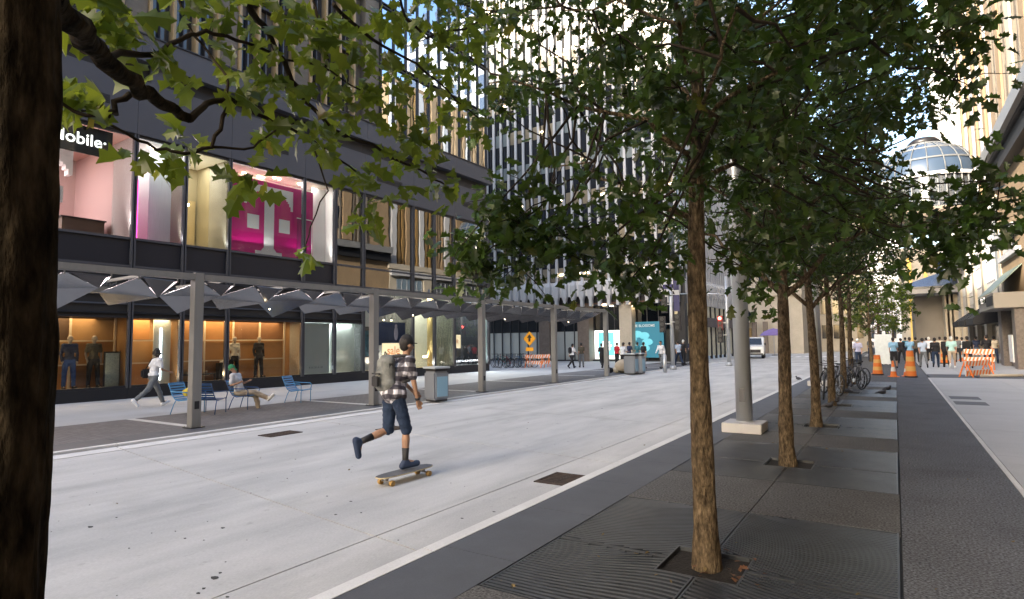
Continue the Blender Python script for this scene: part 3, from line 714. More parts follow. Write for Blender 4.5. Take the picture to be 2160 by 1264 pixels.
f0 = fin_mesh().build('fin', finm, fb)
for k in range(1, NF): inst(f0, (FS*k, 0, 0))
for k in range(1, 23): inst(f0, (FX1+.0, .0+FS*k, 0), PI/2)
gw = FS-.27
wn = MB().box(.135, FS-.135, .12, .16, 0, 2.15).build('window', dark_glass, fb, loc=(0, 0, 8.0)); sp = MB().box(.135, FS-.135, .10, .15, 0, 1.25).build('spandrel', strip, fb, loc=(0, 0, 10.16))
sp2 = MB().box(.135, FS-.135, .10, .15, 0, 1.25).build('spandrel', warmst, fb, loc=(FS, 0, 10.16))
sk = MB().box(.135, FS-.135, -.02, .08, 5.9, 7.3).build('skirt_panel', skirt, fb)
MB().box(.18, .3, -.05, -.02, 5.9, 7.25)
rr = random.Random(3); first = True
for k in range(NF-1):
    if k: inst(sk, (FS*k, 0, 0))
    for f in range(9):
        z = 7.35+3.5*f
        if not (k == 0 and f == 0): inst(wn, (FS*k, 0, z+1.33))
        else: wn.location = (0, 0, z+1.33)
        s_ = sp2 if (math.sin(k*.5+f*2.3)+rr.random()*.8 > .7 or (f < 3 and k > 7)) else sp
        c = inst(s_, (FS*k, 0, z+.04))
        if s_ is sp2 and rr.random() < .35: MB().box(.2, .6, .06, .09, .55, .68).build('office_light', lampm, fb, loc=(FS*k, 0, z+.04))
bpy.data.objects.remove(sp2); bpy.data.objects.remove(sp)
for k in range(0, 22):
    c = inst(sk, (FX1, FS*k, 0), PI/2)
    for f in range(9): inst(wn, (FX1, FS*k, 7.35+3.5*f+1.33), PI/2)
# lobby
MB().box(0, FX1, -.0, .9, 5.12, 5.24).build('soffit', mat('rust_soffit', (.10, .05, .03), .6), fb)
lob = mat('lobby_dark', (.02, .02, .02), .3); pane_w = mat('white_blind', (.52, .55, .52), .5, noise=(.2, .12))
MB().box(0, FX1-.6, 1.6, 2, 0, 5.1).build('lobby_wall', lob, fb)
MB().box(0, FX1-.2, .9, 1.6, 0, .12).build('step', blackm, fb)
nx = 22; pw = (FX1-.2)/nx
for k in range(nx):
    x0 = pw*k+.04; x1 = pw*(k+1)-.04
    if k in (9, 13, 17): MB().box(x0-.1, x1+.1, .2, 1.2, .0, 5.1).build('column', brownst if k != 17 else creamm, fb); continue
    if x0 < 13.2: MB().box(x0, x1, 1.5, 1.55, .12, 2.75).build('blind', pane_w, fb)
    MB().box(pw*k-.025, pw*k+.025, 1.38, 1.5, .12, 5.1).build('mullion', midmetal, fb)
    MB().box(x0, x1, 1.44, 1.48, 2.8, 5.05).build('pane', tint if k > 12 else dark_glass, fb)
litw = mat('lit_shop', (.7, .75, .68), .6, emit=((.95, 1, .9), .5)); aqua = mat('aqua_print', (.10, .45, .55), .5, emit=((.2, .8, .9), .22))
MB().box(14.3, 16.9, 1.42, 1.5, .2, 2.78).build('lit_window', litw, fb)
ap = thing('window_poster', 'pale aqua sketched flower poster, smaller of the two shop posters', 'poster', (-22.8, 49.9, .5)); MB().box(0, 1.5, -.03, 0, 0, 2.1).build('sheet', aqua, ap)
for a in range(6): MB().ball((.75+.35*math.cos(a*1.05), -.04, .9+.35*math.sin(a*1.05)), .22, 8, 1, .05, .6).build('petal', litw, ap)
tp = thing('window_poster', 'large teal poster of pale blue blossoms under a line of white lettering', 'poster', (-20.3, 49.6, .35))
tealp = mat('teal_print', (.012, .09, .14), .5, emit=((.05, .3, .4), .10)); petal = mat('petal_print', (.10, .36, .44), .6, emit=((.2, .7, .8), .12))
MB().box(0, 3.7, -.03, 0, 0, 3.1).build('sheet', tealp, tp)
for a in range(7): MB().ball((1.5+.75*math.cos(a*.9), -.04, 1.35+.7*math.sin(a*.9)), .5, 10, 1, .04, .62).build('petal', petal, tp)
for a in range(5): MB().ball((.6+.3*math.cos(a*1.25), -.045, .8+.4*math.sin(a*1.25)), .3, 8, 1, .04, .6).build('petal', petal, tp)
text('lettering', 'THE BLOSSOMS', .30, white, tp, (1.9, -.04, 2.75), rot=(PI/2, 0, 0), depth=.003, bold=.006)
for k, x in enumerate((15.7, 18.6)): MB().cyl((x, .55), .22, 5.0, 5.1, 12).build('downlight', lampm, fb)
# dark corner bay beyond with pale tall panes
cb = thing('corner_shop', 'dark framed corner shop with tall pale lit panes behind the second traffic pole', 'building', (-15.0, 48.6, 0))
MB().box(-.1, .5, .2, .9, 0, 8).build('corner_pier', blackm, cb)
for k in range(11):
    y = 1+1.75*k; MB().box(.02, .1, y+.1, y+1.6, .3, 3.0).build('pane', mat('pale_pane', (.62, .60, .46), .5, noise=(.5, .2)), cb); MB().box(.02, .1, y+.1, y+1.6, 3.9, 5.9).build('pane', mat('pale_pane', (.62, .60, .46)), cb)
    MB().box(0, .2, y-.1, y+.1, 0, 6).build('pier', blackm, cb)
MB().box(-.02, .35, .9, 20.3, 3.02, 3.88).build('sign_band', mat('navy_band', (.01, .012, .04), .4), cb)

# ================================================================ FAR STONE BUILDINGS
def wall_windows(root, axis, u0, u1, z0, z1, nu, nz, m, wfrac=.55, hfrac=.6, off=0., depth=.12, name='window', frame=None):
    """window boxes set into a face; axis 'x' = face normal along x at x=off, 'y' = face normal along y"""
    du = (u1-u0)/nu; dz = (z1-z0)/nz; first = None
    for i in range(nu):
        for j in range(nz):
            a = u0+du*(i+.5); b = z0+dz*(j+.5); hw = du*wfrac/2; hh = dz*hfrac/2
            if first is None:
                mb = MB()
                if axis == 'x': mb.box(-depth, .02, -hw, hw, -hh, hh)
                else: mb.box(-hw, hw, -depth, .02, -hh, hh)
                first = mb.build(name, m, root)
                first.location = (off, a, b) if axis == 'x' else (a, off, b)
            else: inst(first, (off, a, b) if axis == 'x' else (a, off, b))
def block(name, label, x0, x1, y0, y1, h, m, wins=(), cat='building', cornice=True):
    b = thing(name, label, cat, (x0, y0, 0))
    MB().box(0, x1-x0, 0, y1-y0, 0, h).build('wall', m, b)
    if cornice: MB().box(-.3, x1-x0+.3, -.3, y1-y0+.3, h, h+.6).build('cornice', m, b)
    return b
sb_ = block('bank_building', 'sunlit cream stone building with a big dark arched window facing the street end', -18.5, -9.4, 80, 96, 34, creamm)
# arch
arch = [(-1.7, 0)]+[(-1.7*math.cos(PI*k/12), 1.9*math.sin(PI*k/12)) for k in range(1, 12)]+[(1.7, 0)]
MB().prism([(x+1.6, z+4.3) for x, z in arch], -.06, .1, 'y').build('arched_window', dark_glass, sb_)
for k in (-.9, 0, .9): MB().box(1.6+k-.05, 1.6+k+.05, -.12, -.061, 4.3, 6.0).build('mullion', creamm, sb_)
MB().box(-.6, 3.5, -1.4, -.001, 3.9, 4.25).build('ledge', creamm, sb_); MB().box(-.4, 3.2, -.3, .0-.001, 1.4, 3.2).build('shop_window', mat('amber_shop', (.3, .2, .08), .4), sb_)
for x in (3.3, 4.6): MB().box(x, x+.5, -.5, -.001, 0, 4).build('pilaster', brownst, sb_)
wall_windows(sb_, 'y', 0.5, 8.8, 8, 32, 5, 7, dark_glass, .42, .55, -.02)
MB().box(-.15, 9.2, -.35, -.001, 7.2, 7.7).build('string_course', creamm, sb_)
for x in (5.6, 7.6): MB().cyl((x, -.6), .10, 5.1, 5.6, 8).build('wall_lantern', blackm, sb_); MB().box(x-.03, x+.03, -.6, -.001, 5.6, 5.66).build('lantern_arm', blackm, sb_)
sb2 = block('sunlit_building', 'bright sunlit pale building behind the slim trees at the street end', -9.2, -3.0, 92, 104, 20, creamm)
wall_windows(sb2, 'y', .4, 6.0, 1, 18, 4, 5, dark_glass, .5, .55, -.02); wall_windows(sb2, 'x', .4, 11, 1, 18, 5, 5, dark_glass, .5, .55, 6.2)
sb3 = block('distant_block', 'hazy distant office block closing the far street', -20, 2.0, 190, 210, 30, palest)
wall_windows(sb3, 'y', 1, 21, 2, 28, 9, 8, dark_glass, .5, .55, -.02)
# ================================================================ RIGHT SIDE
RX = 5.85
# near corner of the frame and back behind the camera: long stone block with bays (mirrored in the glass opposite)
nb = block('stone_block', 'sandstone building with bronze strips rising above the dark roof eave', RX, 24, -60, 47.9, 27, tanst, cornice=False)
nbh = 107.9
yy = [-60+1.0*k for k in range(0)]
for k in range(28):
    y = 4.0+k*3.6
    MB().box(-.30, -.001, y, y+1.15, 13, 27.5).build('stone_pier', tanst if k % 2 else creamm, nb)
    for q in (1.42, 2.05, 3.2): MB().box(-.22, -.001, y+q, y+q+.18, 13, 27.5).build('stone_fin', stone, nb)
wall_windows(nb, 'x', 4+1.3, 4+28*3.6+1.3, 13.6, 27, 28, 4, dark_glass, .28, .7, -.02)
wall_windows(nb, 'x', 20, 92, 1.0, 11.6, 18, 3, dark_glass, .62, .6, -.02)
MB().box(-.7, -.001, 20, 107.8, 12.0, 12.4).build('eave', darkmetal, nb)
MB().box(-.95, -.70, 20, 107.8, 12.1, 12.8).build('gutter', steel, nb); MB().box(-.5, -.001, 20, 107.8, 11.2, 11.99).build('eave_moulding', blackm, nb)
# visible end bay: granite pier, shop glass, glazed copper canopy
sh = thing('corner_store', 'granite corner store with green glazed canopy and shop window by the barricades', 'building', (RX, 42.5, 0))
MB().box(-.45, .02, 3.4, 4.7, 0, 3.3).build('granite_pier', pier_m, sh); MB().box(-.45, .0, -1.4, -.4, 0, 3.3).build('granite_pier', pier_m, sh)
MB().box(-.06, -.02, -.38, 3.38, .35, 3.3).build('shop_pane', clear, sh); MB().box(-.1, -.0, -.38, 3.38, 0, .34).build('stall_riser', pier_m, sh)
MB().box(-.5, -.45+.3, -.3, .9, .36, .36+1.5).build('white_board', whitew, sh)
for y in (.9, 2.1): MB().box(-.12, -.0, y-.03, y+.03, .36, 3.29).build('mullion', midmetal, sh)
cop = mat('copper_canopy', (.13, .17, .13), .45, .1, noise=(1.5, .2))
MB().box(-1.3, .0, -1.6, 5.0, 3.32, 4.15).build('canopy_fascia', mat('canopy_stone', (.25, .23, .20), .6), sh)
MB().box(-1.34, -1.301, -1.5, 1.2, 3.5, 4.0).build('sign_board', blackm, sh)
for k in range(6): MB().box(-1.36, -1.301, 1.5+.55*k, 1.95+.55*k, 3.75, 4.1).build('canopy_window', tint, sh)
for k in range(9):
    y = -1.6+.733*k; MB().add([(-1.35, y+.02, 4.16), (-1.35, y+.71, 4.16), (-.02, y+.71, 5.6), (-.02, y+.02, 5.6), (-1.35, y+.02, 4.22), (-1.35, y+.71, 4.22), (-.02, y+.71, 5.66), (-.02, y+.02, 5.66)], BOXF).build('roof_panel', cop, sh)
MB().box(-.25, -.003, -1.6, 4.9, 6.3, 6.6).build('sill', palest, sh); MB().box(-.4, -.003, -1.6, 4.9, 7.6, 7.9).build('sill', palest, sh)
MB().box(-.12, -.002, .2, 3.6, 6.61, 7.5).build('window_band', dark_glass, sh)
# awnings and tall gridded windows
gwb = block('white_store', 'pale store front with tall gridded windows above black awnings', RX-.05, 24, 48, 79, 10.5, creamm)
tw_f = mat('window_frame_grey', (.30, .31, .33), .5); skyrefl = mat('window_bright', (.22, .25, .29), .08, .75)
for k in range(5):
    y = 1.0+5.9*k
    MB().box(-.12, -.002, y, y+4.1, 3.6, 9.4).build('tall_window', skyrefl, gwb)
    for i in range(6): MB().box(-.2, -.121, y+i*.82-.03, y+i*.82+.03, 3.6, 9.4).build('glazing_bar', tw_f, gwb)
    for z in (3.6, 4.5, 5.5, 7.0, 8.2, 9.4): MB().box(-.19, -.122, y, y+4.1, z-.03, z+.03).build('glazing_bar', tw_f, gwb)
    MB().box(-.35, -.002, y+4.35, y+5.6, 0, 10.4).build('pilaster', creamm, gwb)
    MB().box(-.1, -.002, y, y+4.1, .2, 2.6).build('shop_window', dark_glass, gwb)
MB().box(-.5, -.001, 0, 31, 9.7, 10.3).build('cornice_band', palest, gwb)
for k in range(3):
    y = 1.0+5.9*k
    aw = thing('black_awning', ['nearest black sloping awning over the pale store window', 'middle black sloping awning over the pale store window', 'farthest black sloping awning over the pale store window'][k], 'awning', (RX-.05, 48+y-.1, 0), 0, 'black awnings')
    MB().prism([(-.14, 4.0), (-1.5, 3.0), (-1.5, 2.6), (-.14, 2.6+.1)], 0, 4.3, 'y').build('cover', mat('awning_cloth', (.008, .008, .010), .8), aw)
    text('lettering', 'STORE', .28, white, aw, (-1.51, 2.1, 2.8), rot=(PI/2, 0, -PI/2), depth=.003) if False else None
# projecting canopied block closing the pavement
jb = thing('colonnade_block', 'beige panelled wall under a wide flat canopy at the end of the pavement', 'building', (1.9, 80, 0))
bp = mat('beige_panel', (.25, .225, .20), .75, noise=(.6, .08))
MB().box(.05, 4, .12, 14, 0, 6.3).build('core', bp, jb)
for i in range(4):
    for j in range(7): MB().box(.05+.6*i, .64+.6*i, 0, .115, .05+.9*j, .93+.9*j).build('wall_panel', bp, jb)
for i in range(5): MB().box(2.6+.38*i, 2.8+.38*i, -3.0+.7*i*0, .1, 0, 6.3).build('cream_pier', creamm, jb)
MB().box(-1.8, 4.2, -5, 6, 6.35, 6.9).build('canopy_slab', palest, jb); MB().box(-1.9, 4.3, -5.1, 6.1, 6.92, 7.05).build('canopy_edge', steel, jb)
MB().add([(-1.6, -4.8, 7.06), (4, -4.8, 7.06), (4, 5, 7.06), (-1.6, 5, 7.06), (2.2, -3.5, 8.5), (4, -3.5, 8.5), (4, 4, 8.5), (2.2, 4, 8.5)], BOXF).build('glass_roof', skyrefl, jb)
# skyway rotunda with domed glass roof
rd = thing('skyway_rotunda', 'round glazed skyway bay with ribbed glass dome above the pavement', 'building', (2.9, 62, 0))
RR = 3.8; lead = mat('lead_grey', (.13, .14, .15), .6)
MB().lathe((0, 0, 12.0), [(0.2, -1.0), (RR*.6, -.9), (RR*.9, -.4), (RR, 0), (RR, .35)], 40).build('curved_soffit', mat('soffit_tan', (.24, .20, .16), .7), rd)
for k in range(40):
    a = 2*PI*k/40; c, s = math.cos(a), math.sin(a)
    MB().beam((RR*c, RR*s, 12.35), (RR*c, RR*s, 14.9), .10, .10).build('mullion', lead, rd)
MB().lathe((0, 0, 12.36), [(RR-.12, 0), (RR-.12, 2.5)], 40).build('curved_glass', skyrefl, rd)
MB().lathe((0, 0, 14.9), [(RR+.15, 0), (RR+.15, .3), (RR-.05, .3)], 40).build('ring_beam', palest, rd)
dm = [(RR*math.cos(PI/2*k/8), 3.3*math.sin(PI/2*k/8)) for k in range(8)]+[(.5, 3.28)]
MB().lathe((0, 0, 15.2), dm, 40).build('glass_dome', mat('dome_glass', (.05, .08, .13), .25, .1), rd)
for k in range(20):
    a = 2*PI*k/20; c, s = math.cos(a), math.sin(a)
    MB().tube([((r+.05)*c, (r+.05)*s, 15.2+z+.03) for r, z in dm], .045, 5).build('dome_rib', lead, rd)
for q in (2, 4, 6): MB().lathe((0, 0, 15.2), [(dm[q][0]+.1, dm[q][1]-.05), (dm[q][0]+.06, dm[q][1]+.09)], 40).build('dome_ring', lead, rd)
MB().lathe((0, 0, 18.35), [(1.1, 0), (1.25, .25), (.9, .6), (.2, .75)], 16).build('cap', darkmetal, rd)
# towers above
t1 = block('white_tower', 'tall pale stone tower with streaked reflections behind the rotunda', RX+.6, 26, 70, 108, 52, palest)
wall_windows(t1, 'x', 1, 37, 20, 57, 12, 11, skyrefl, .45, .66, -.02); wall_windows(t1, 'y', 1, 19, 12, 57, 6, 13, skyrefl, .45, .62, -.02)
for k in range(13): MB().box(-.35, -.001, .4+3*k, 1.0+3*k, 12, 58).build('pilaster', palest, t1)
t2 = block('tan_tower', 'tan brick tower with golden vertical strips at the picture edge', RX+.4, 24, 48.2, 69, 33, tanst)
for k in range(9):
    MB().box(-.4, -.001, .2+2.3*k, 1.0+2.3*k, 10.6, 33).build('stone_pier', tanst if k % 2 else palest, t2)
    for q in (1.25, 1.95): MB().box(-.3, -.001, 2.3*k+q, 2.3*k+q+.3, 10.6, 33).build('gold_strip' if k < 3 else 'stone_strip', mat('gold_strip', (.24, .15, .055), .5, .1) if k < 3 else tanst, t2)
wall_windows(t2, 'x', 1.2, 20, 12, 32, 9, 6, dark_glass, .16, .8, -.02)
fr_ = block('yellow_front', 'distant yellow trimmed white building past the pavement trees', 1.0, 14, 118, 140, 16, creamm)
MB().box(1.2, 1.8, -.2, -.001, 0, 15).build('yellow_strip', mat('yellow_strip', (.75, .5, .12), .6), fr_); MB().box(3.4, 3.9, -.2, -.001, 0, 15).build('yellow_strip', mat('yellow_strip', (.75, .5, .12)), fr_)
wall_windows(fr_, 'y', 4.5, 12, 1, 15, 3, 4, dark_glass, .5, .6, -.02)
fr2 = block('distant_block', 'small pale distant building under the far trees', -6.5, 1.0, 150, 165, 11, palest)
wall_windows(fr2, 'y', .5, 7, 1, 10, 5, 3, dark_glass, .5, .6, -.02)
# ================================================================ TREES
bark = mat('bark', (.088, .064, .042), .95, spec=.08, noise=(26, .75), fine=(60, .5), stretch=(1, 1, .35), bump=(42, 1., .05), col2=(.205, .155, .10))
barkd = mat('shaded_bark', (.004, .0035, .003), .95, spec=.04, noise=(16, .9), fine=(40, .7), stretch=(1, 1, .3), bump=(24, 1., .04), col2=(.055, .043, .028))  # near-black base: the shade on the left trunk is put into the colour
twigm = mat('twig_bark', (.030, .024, .018), .9, spec=.1, noise=(9, .3))
def leafmat(name, c1, c2, c3, tr=.45, tcol=(.35, .48, .05)):
    m = bpy.data.materials.new(name); m.use_nodes = True; N = m.node_tree.nodes; L = m.node_tree.links; N.clear()
    out = N.new('ShaderNodeOutputMaterial'); mx = N.new('ShaderNodeMixShader'); mx.inputs[0].default_value = tr
    d = N.new('ShaderNodeBsdfPrincipled'); d.inputs['Roughness'].default_value = .36; d.inputs['Specular IOR Level'].default_value = .35
    t = N.new('ShaderNodeBsdfTranslucent')
    ge = N.new('ShaderNodeNewGeometry'); oi = N.new('ShaderNodeObjectInfo'); ad = N.new('ShaderNodeMath'); ad.operation = 'ADD'; fr = N.new('ShaderNodeMath'); fr.operation = 'FRACT'
    L.new(ge.outputs['Random Per Island'], ad.inputs[0]); L.new(oi.outputs['Random'], ad.inputs[1]); L.new(ad.outputs[0], fr.inputs[0])
    cr = N.new('ShaderNodeValToRGB'); e = cr.color_ramp.elements; e[0].color = (*c1, 1); e[1].color = (*c3, 1); e[1].position = 1.
    k = cr.color_ramp.elements.new(.55); k.color = (*c2, 1); k = cr.color_ramp.elements.new(.93); k.color = (*[min(1, q*1.3) for q in c2], 1)
    L.new(fr.outputs[0], cr.inputs[0]); L.new(cr.outputs[0], d.inputs['Base Color'])
    mu = N.new('ShaderNodeMix'); mu.data_type = 'RGBA'; mu.inputs[0].default_value = .5; mu.inputs[7].default_value = (*tcol, 1)
    L.new(cr.outputs[0], mu.inputs[6]); L.new(mu.outputs[2], t.inputs[0])
    L.new(d.outputs[0], mx.inputs[1]); L.new(t.outputs[0], mx.inputs[2]); L.new(mx.outputs[0], out.inputs[0]); return m
leafA = leafmat('leaf_bright', (.020, .044, .005), (.055, .088, .008), (.11, .075, .010), .40, (.42, .52, .05))  # brighter leaf copy, backlit yellow-green put into the colour
leafB = leafmat('leaf_dark', (.004, .012, .004), (.026, .058, .009), (.065, .06, .012), .28, (.25, .36, .05))  # dark-to-bright ramp paints shaded and top-lit leaves into the colour
def leaf_shape(s, fold=.25, bend=.2):
    """lobed oak-like leaf, length s along +y, tip drooping"""
    half = [(0, 0), (.05, .10), (.22, .20), (.13, .33), (.36, .48), (.19, .58), (.30, .78), (.12, .84), (0, 1.0)]
    vs = []; fs = []
    for x, y in half: vs.append((0, y*s, -bend*s*y*y))
    n = len(half)
    for sg in (1, -1):
        o = len(vs)
        for x, y in half: vs.append((sg*x*s, y*s, x*s*fold-bend*s*y*y))
        for i in range(n-1):
            f = (i, i+1, o+i+1, o+i) if sg < 0 else (i, o+i, o+i+1, i+1)
            if i == 0: f = (0, 1, o+1) if sg < 0 else (0, o+1, 1)
            elif i == n-2: f = (i, i+1, o+i) if sg < 0 else (i, o+i, i+1)
            fs.append(f)
    return vs, fs
def bark_trunk(pts, rad, n=36, amp=.075, step=.05, seed=0.):
    mb = MB(); P = []; Rr = []
    for i in range(len(pts)-1):
        k = max(1, int((pts[i+1]-pts[i]).length/step))
        for q in range(k): P.append(pts[i].lerp(pts[i+1], q/k)); Rr.append(rad[i]+(rad[i+1]-rad[i])*q/k)
    P.append(pts[-1]); Rr.append(rad[-1]); vs = []
    for p, r in zip(P, Rr):
        for k in range(n):
            a = 2*PI*k/n; c, s_ = math.cos(a), math.sin(a)
            d = mnoise.noise(Vector((c*4.5+seed, s_*4.5, p.z*5)))+.6*mnoise.noise(Vector((c*10, s_*10+seed, p.z*13)))
            lump = mnoise.noise(Vector((c*1.2, s_*1.2, p.z*1.6+seed)))
            rr_ = r*(1+amp*d+.09*lump); vs.append((p.x+c*rr_, p.y+s_*rr_, p.z))
    m_ = len(P); fs = [(i*n+k, i*n+(k+1) % n, (i+1)*n+(k+1) % n, (i+1)*n+k) for i in range(m_-1) for k in range(n)]
    return mb.add(vs, fs, True)
LEAFV = [leaf_shape(1., f, b) for f, b in ((.25, .2), (.6, .4), (.05, .7), (-.3, .15), (.9, .1), (.3, -.3), (-.6, .5))]
def simple_leaf():
    return [(0, 0, 0), (.28, .35, .07), (.16, .75, -.05), (0, 1, -.2), (-.2, .7, -.03), (-.3, .35, .09)], [(0, 1, 2, 3, 4, 5)]
SLEAF = simple_leaf()
def leaf_matrix(p, rng, s, droop=.5):
    yaw = rng.uniform(0, 2*PI); pit = rng.gauss(-droop, .5); rol = rng.gauss(0, .7)
    return Matrix.Translation(p) @ Euler((pit, rol, yaw), 'XYZ').to_matrix().to_4x4() @ Matrix.Scale(s, 4)
def foliage(root, places, m, rng, near=300, simple=False, size=.11, keep=None):
    """places = list of points; the `near` that show largest become leaf objects, the rest one stuff part"""
    ms = []
    for p in places:
        s = size*rng.uniform(.65, 1.25); ms.append((p, leaf_matrix(p, rng, s)))
    inv = Matrix.Translation(root.location).inverted()
    if near:
        def score(pm):
            q = project(pm[0]); 
            if q is None: return 1e9
            return q[2] + (0 if (-30 < q[0] < W0+30 and -30 < q[1] < H0+30) else 50)
        ms.sort(key=score)
        protos = []
        for v, f in LEAFV:
            me = bpy.data.meshes.new('leaf'); me.from_pydata(v, [], f); me.materials.append(m); protos.append(me)
        for p, M_ in ms[:near]:
            o = bpy.data.objects.new('leaf', rng.choice(protos)); sc.collection.objects.link(o); o.parent = root; o.matrix_local = inv @ M_
        ms = ms[near:]
    V = []; Fc = []
    for p, M_ in ms:
        v, f = SLEAF if simple else rng.choice(LEAFV)
        MM = inv @ M_; n = len(V); V += [tuple(MM @ Vector(a)) for a in v]; Fc += [tuple(n+i for i in q) for q in f]
    me = bpy.data.meshes.new('foliage'); me.from_pydata(V, [], Fc); me.materials.append(m)
    o = bpy.data.objects.new('foliage', me); link(o, root); tag(o, kind='stuff'); return o
def curve(p, q, rng, n=6, sag=0., wob=.08):
    p, q = Vector(p), Vector(q); L_ = (q-p).length; pts = []
    for i in range(n+1):
        t = i/n; v = p.lerp(q, t); v.z += sag*L_*math.sin(PI*t)
        if 0 < i < n: v += Vector((rng.gauss(0, 1), rng.gauss(0, 1), rng.gauss(0, .7)))*wob*L_*.35
        pts.append(v)
    return pts
def street_tree(x, y, label, seed, h=7.4, rad=2.3, base=2.5, K=95, per=62, near=300, trunk_r=.105, lean=(.0, .0), simple=False, low=None, lm=None, bm=None, zc=None, size=.11, fork=None, gaps=None):
    rng = random.Random(seed); root = thing('street_tree', label, 'tree', (x, y, 0), 0, 'trees along the kerb')
    O = Vector((x, y, 0)); n = 22; tp = []; tr = []
    ph = rng.uniform(0, 6)
    for i in range(n+1):
        t = i/n; z = h*.9*t
        tp.append(Vector((lean[0]*t+.05*math.sin(3.1*t*2+ph)*t**.5, lean[1]*t+.05*math.cos(2.7*t*2+ph)*t**.5, z-.03)))
        r = trunk_r*(1-.80*t**1.1)*(1+.30*math.exp(-z/.12))*(1+rng.uniform(-.05, .05)); tr.append(r)
    # knots
    bark_trunk(tp, tr, 36 if near else 20, seed=seed).build('trunk', bm or bark, root)
    zc = zc or (base+h)/2+.15; rz_ = (h-base)/2+.25
    cl = []
    tries = 0
    while len(cl) < K and tries < 9000:
        tries += 1
        d = Vector((rng.gauss(0, 1), rng.gauss(0, 1), rng.gauss(0, 1))).normalized()*rng.uniform(.25, 1)**.5
        p = Vector((d.x*rad, d.y*rad, zc+d.z*rz_))
        if any((p-q).length < .50 for q in cl): continue
        if gaps:
            q = project(p+O)
            if q and any(a < q[0] < b and c < q[1] < d_ and rng.random() < pr_ for a, b, c, d_, pr_ in gaps): continue
        cl.append(p)
    if low: cl += [Vector(q)-O for q in low]
    # limbs
    limbs = []
    for k in range(16):
        z0 = base-.15+(h*.85-base)*(k/16)**1.15; a = k*2.4+ph; i = min(n, int(z0/(h*.9)*n))
        L_ = rad*(.92-.55*k/16)*rng.uniform(.85, 1.1); s0 = tp[i].copy(); s0.z = z0
        e = s0+Vector((math.cos(a)*L_, math.sin(a)*L_, L_*rng.uniform(.25, .75)))
        pts = curve(s0, e, rng, 7, .06, .09); r0_ = max(.012, tr[i]*.42)
        MB().tube(pts, [r0_*(1-.78*j/7) for j in range(8)], 8, jitter=.05, rng=rng).build('limb', bm or bark, root)
        limbs.append(pts)
    if fork:
        for fz, fa, fl, fe in fork:
            i = min(n, int(fz/(h*.9)*n)); s0 = tp[i].copy(); s0.z = fz
            e = s0+Vector((math.cos(fa)*fl, math.sin(fa)*fl, fe)); pts = curve(s0, e, rng, 7, .1, .05)
            MB().tube(pts, [trunk_r*.45*(1-.7*j/7) for j in range(8)], 9, jitter=.05, rng=rng).build('limb', bm or bark, root); limbs.append(pts)
    allp = [q for l in limbs for q in l[2:]]+[q for q in tp if q.z > base+.5]
    tw = MB(); places = []
    for c in cl:
        s0 = rng.choice(sorted(allp, key=lambda q: (q-c).length+(.5 if q.z > c.z else 0))[:7]); pts = curve(s0, c, rng, 4, -.04, .1)
        tw.tube(pts, [.014, .011, .009, .007, .005], 5, cap=False)
        rr_ = rng.uniform(.24, .42); nn = int(per*rng.uniform(.6, 1.3))
        for k in range(5):
            e = c+Vector((rng.gauss(0, 1), rng.gauss(0, 1), rng.gauss(-.1, .7))).normalized()*rr_*1.1
            tw.tube([c.copy(), (c+e)/2+Vector((0, 0, .03)), e], [.005, .004, .002], 4, cap=False)
            for j in range(nn//5):
                t = rng.uniform(.15, 1.1); p = c.lerp(e, t)+Vector((rng.gauss(0, 1), rng.gauss(0, 1), rng.gauss(0, 1)))*.09
                places.append(p+O)
    tag(tw.build('twigs', twigm, root, fix=False), kind='stuff')
    foliage(root, places, lm or leafB, rng, near, simple, size)
    return root
GAPS = [(1000, 1290, 215, 450, .97), (900, 1420, 450, 720, .75), (880, 1180, -200, 215, .6), (1290, 1440, 250, 450, .6), (1850, 2090, 255, 415, .97), (1420, 1560, 300, 620, .45), (1560, 1960, 590, 720, .8), (1780, 1900, -50, 70, .7)]
T1P = gnd(1490, 1195); xs_ = [T1P.x, -1.39, -1.46, -1.52, -1.50, -1.50]
low1 = [at(px, py, d) for px, py, d in ((985, 505, 4.6), (1040, 520, 4.7), (1095, 470, 4.5), (1160, 500, 4.6), (1230, 480, 4.7), (1300, 520, 4.6), (1380, 540, 4.9), (1090, 560, 4.9), (1240, 555, 4.6), (1330, 590, 4.9), (1160, 420, 4.4), (1060, 430, 4.6), (1330, 430, 4.4), (1400, 380, 4.8),
       (1900, 480, 4.9), (1980, 450, 4.9), (2060, 430, 4.9), (2110, 380, 4.8), (1850, 420, 4.9), (1560, 560, 5.0), (1620, 520, 5.1), (1960, 540, 5.2), (2040, 500, 5.1), (2110, 460, 5.0), (2020, 170, 4.5), (1960, 90, 4.5))]
street_tree(T1P.x, T1P.y, 'nearest full view street tree with golden brown bark, beside the pale light pole', 11, 7.6, 2.2, 2.95, 135, 88, 300, .092, (.10, .03), low=low1, size=.115, gaps=GAPS)
LB = ['second street tree along the kerb, forking low in a V behind the light pole', 'third street tree along the kerb, slim dark trunk', 'fourth street tree along the kerb before the leaning bicycles', 'fifth street tree along the kerb beside the leaning bicycles', 'last slim tree of the near row, by the parked bicycles']
for k in range(5):
    street_tree(xs_[k+1], TY[k+2], LB[k], 20+k, 7.2-.1*k, 2.2, 3.0, [125, 110, 80, 60, 50][k], [80, 75, 65, 60, 50][k], 300 if k == 0 else 0, .10 if k == 0 else .098, (0, 0), gaps=GAPS, simple=k > 1, size=.112 if k < 2 else .135, fork=[(2.45, 3.3, 1.3, 1.1), (2.4, .3, 1.4, 1.0)] if k < 2 else None)
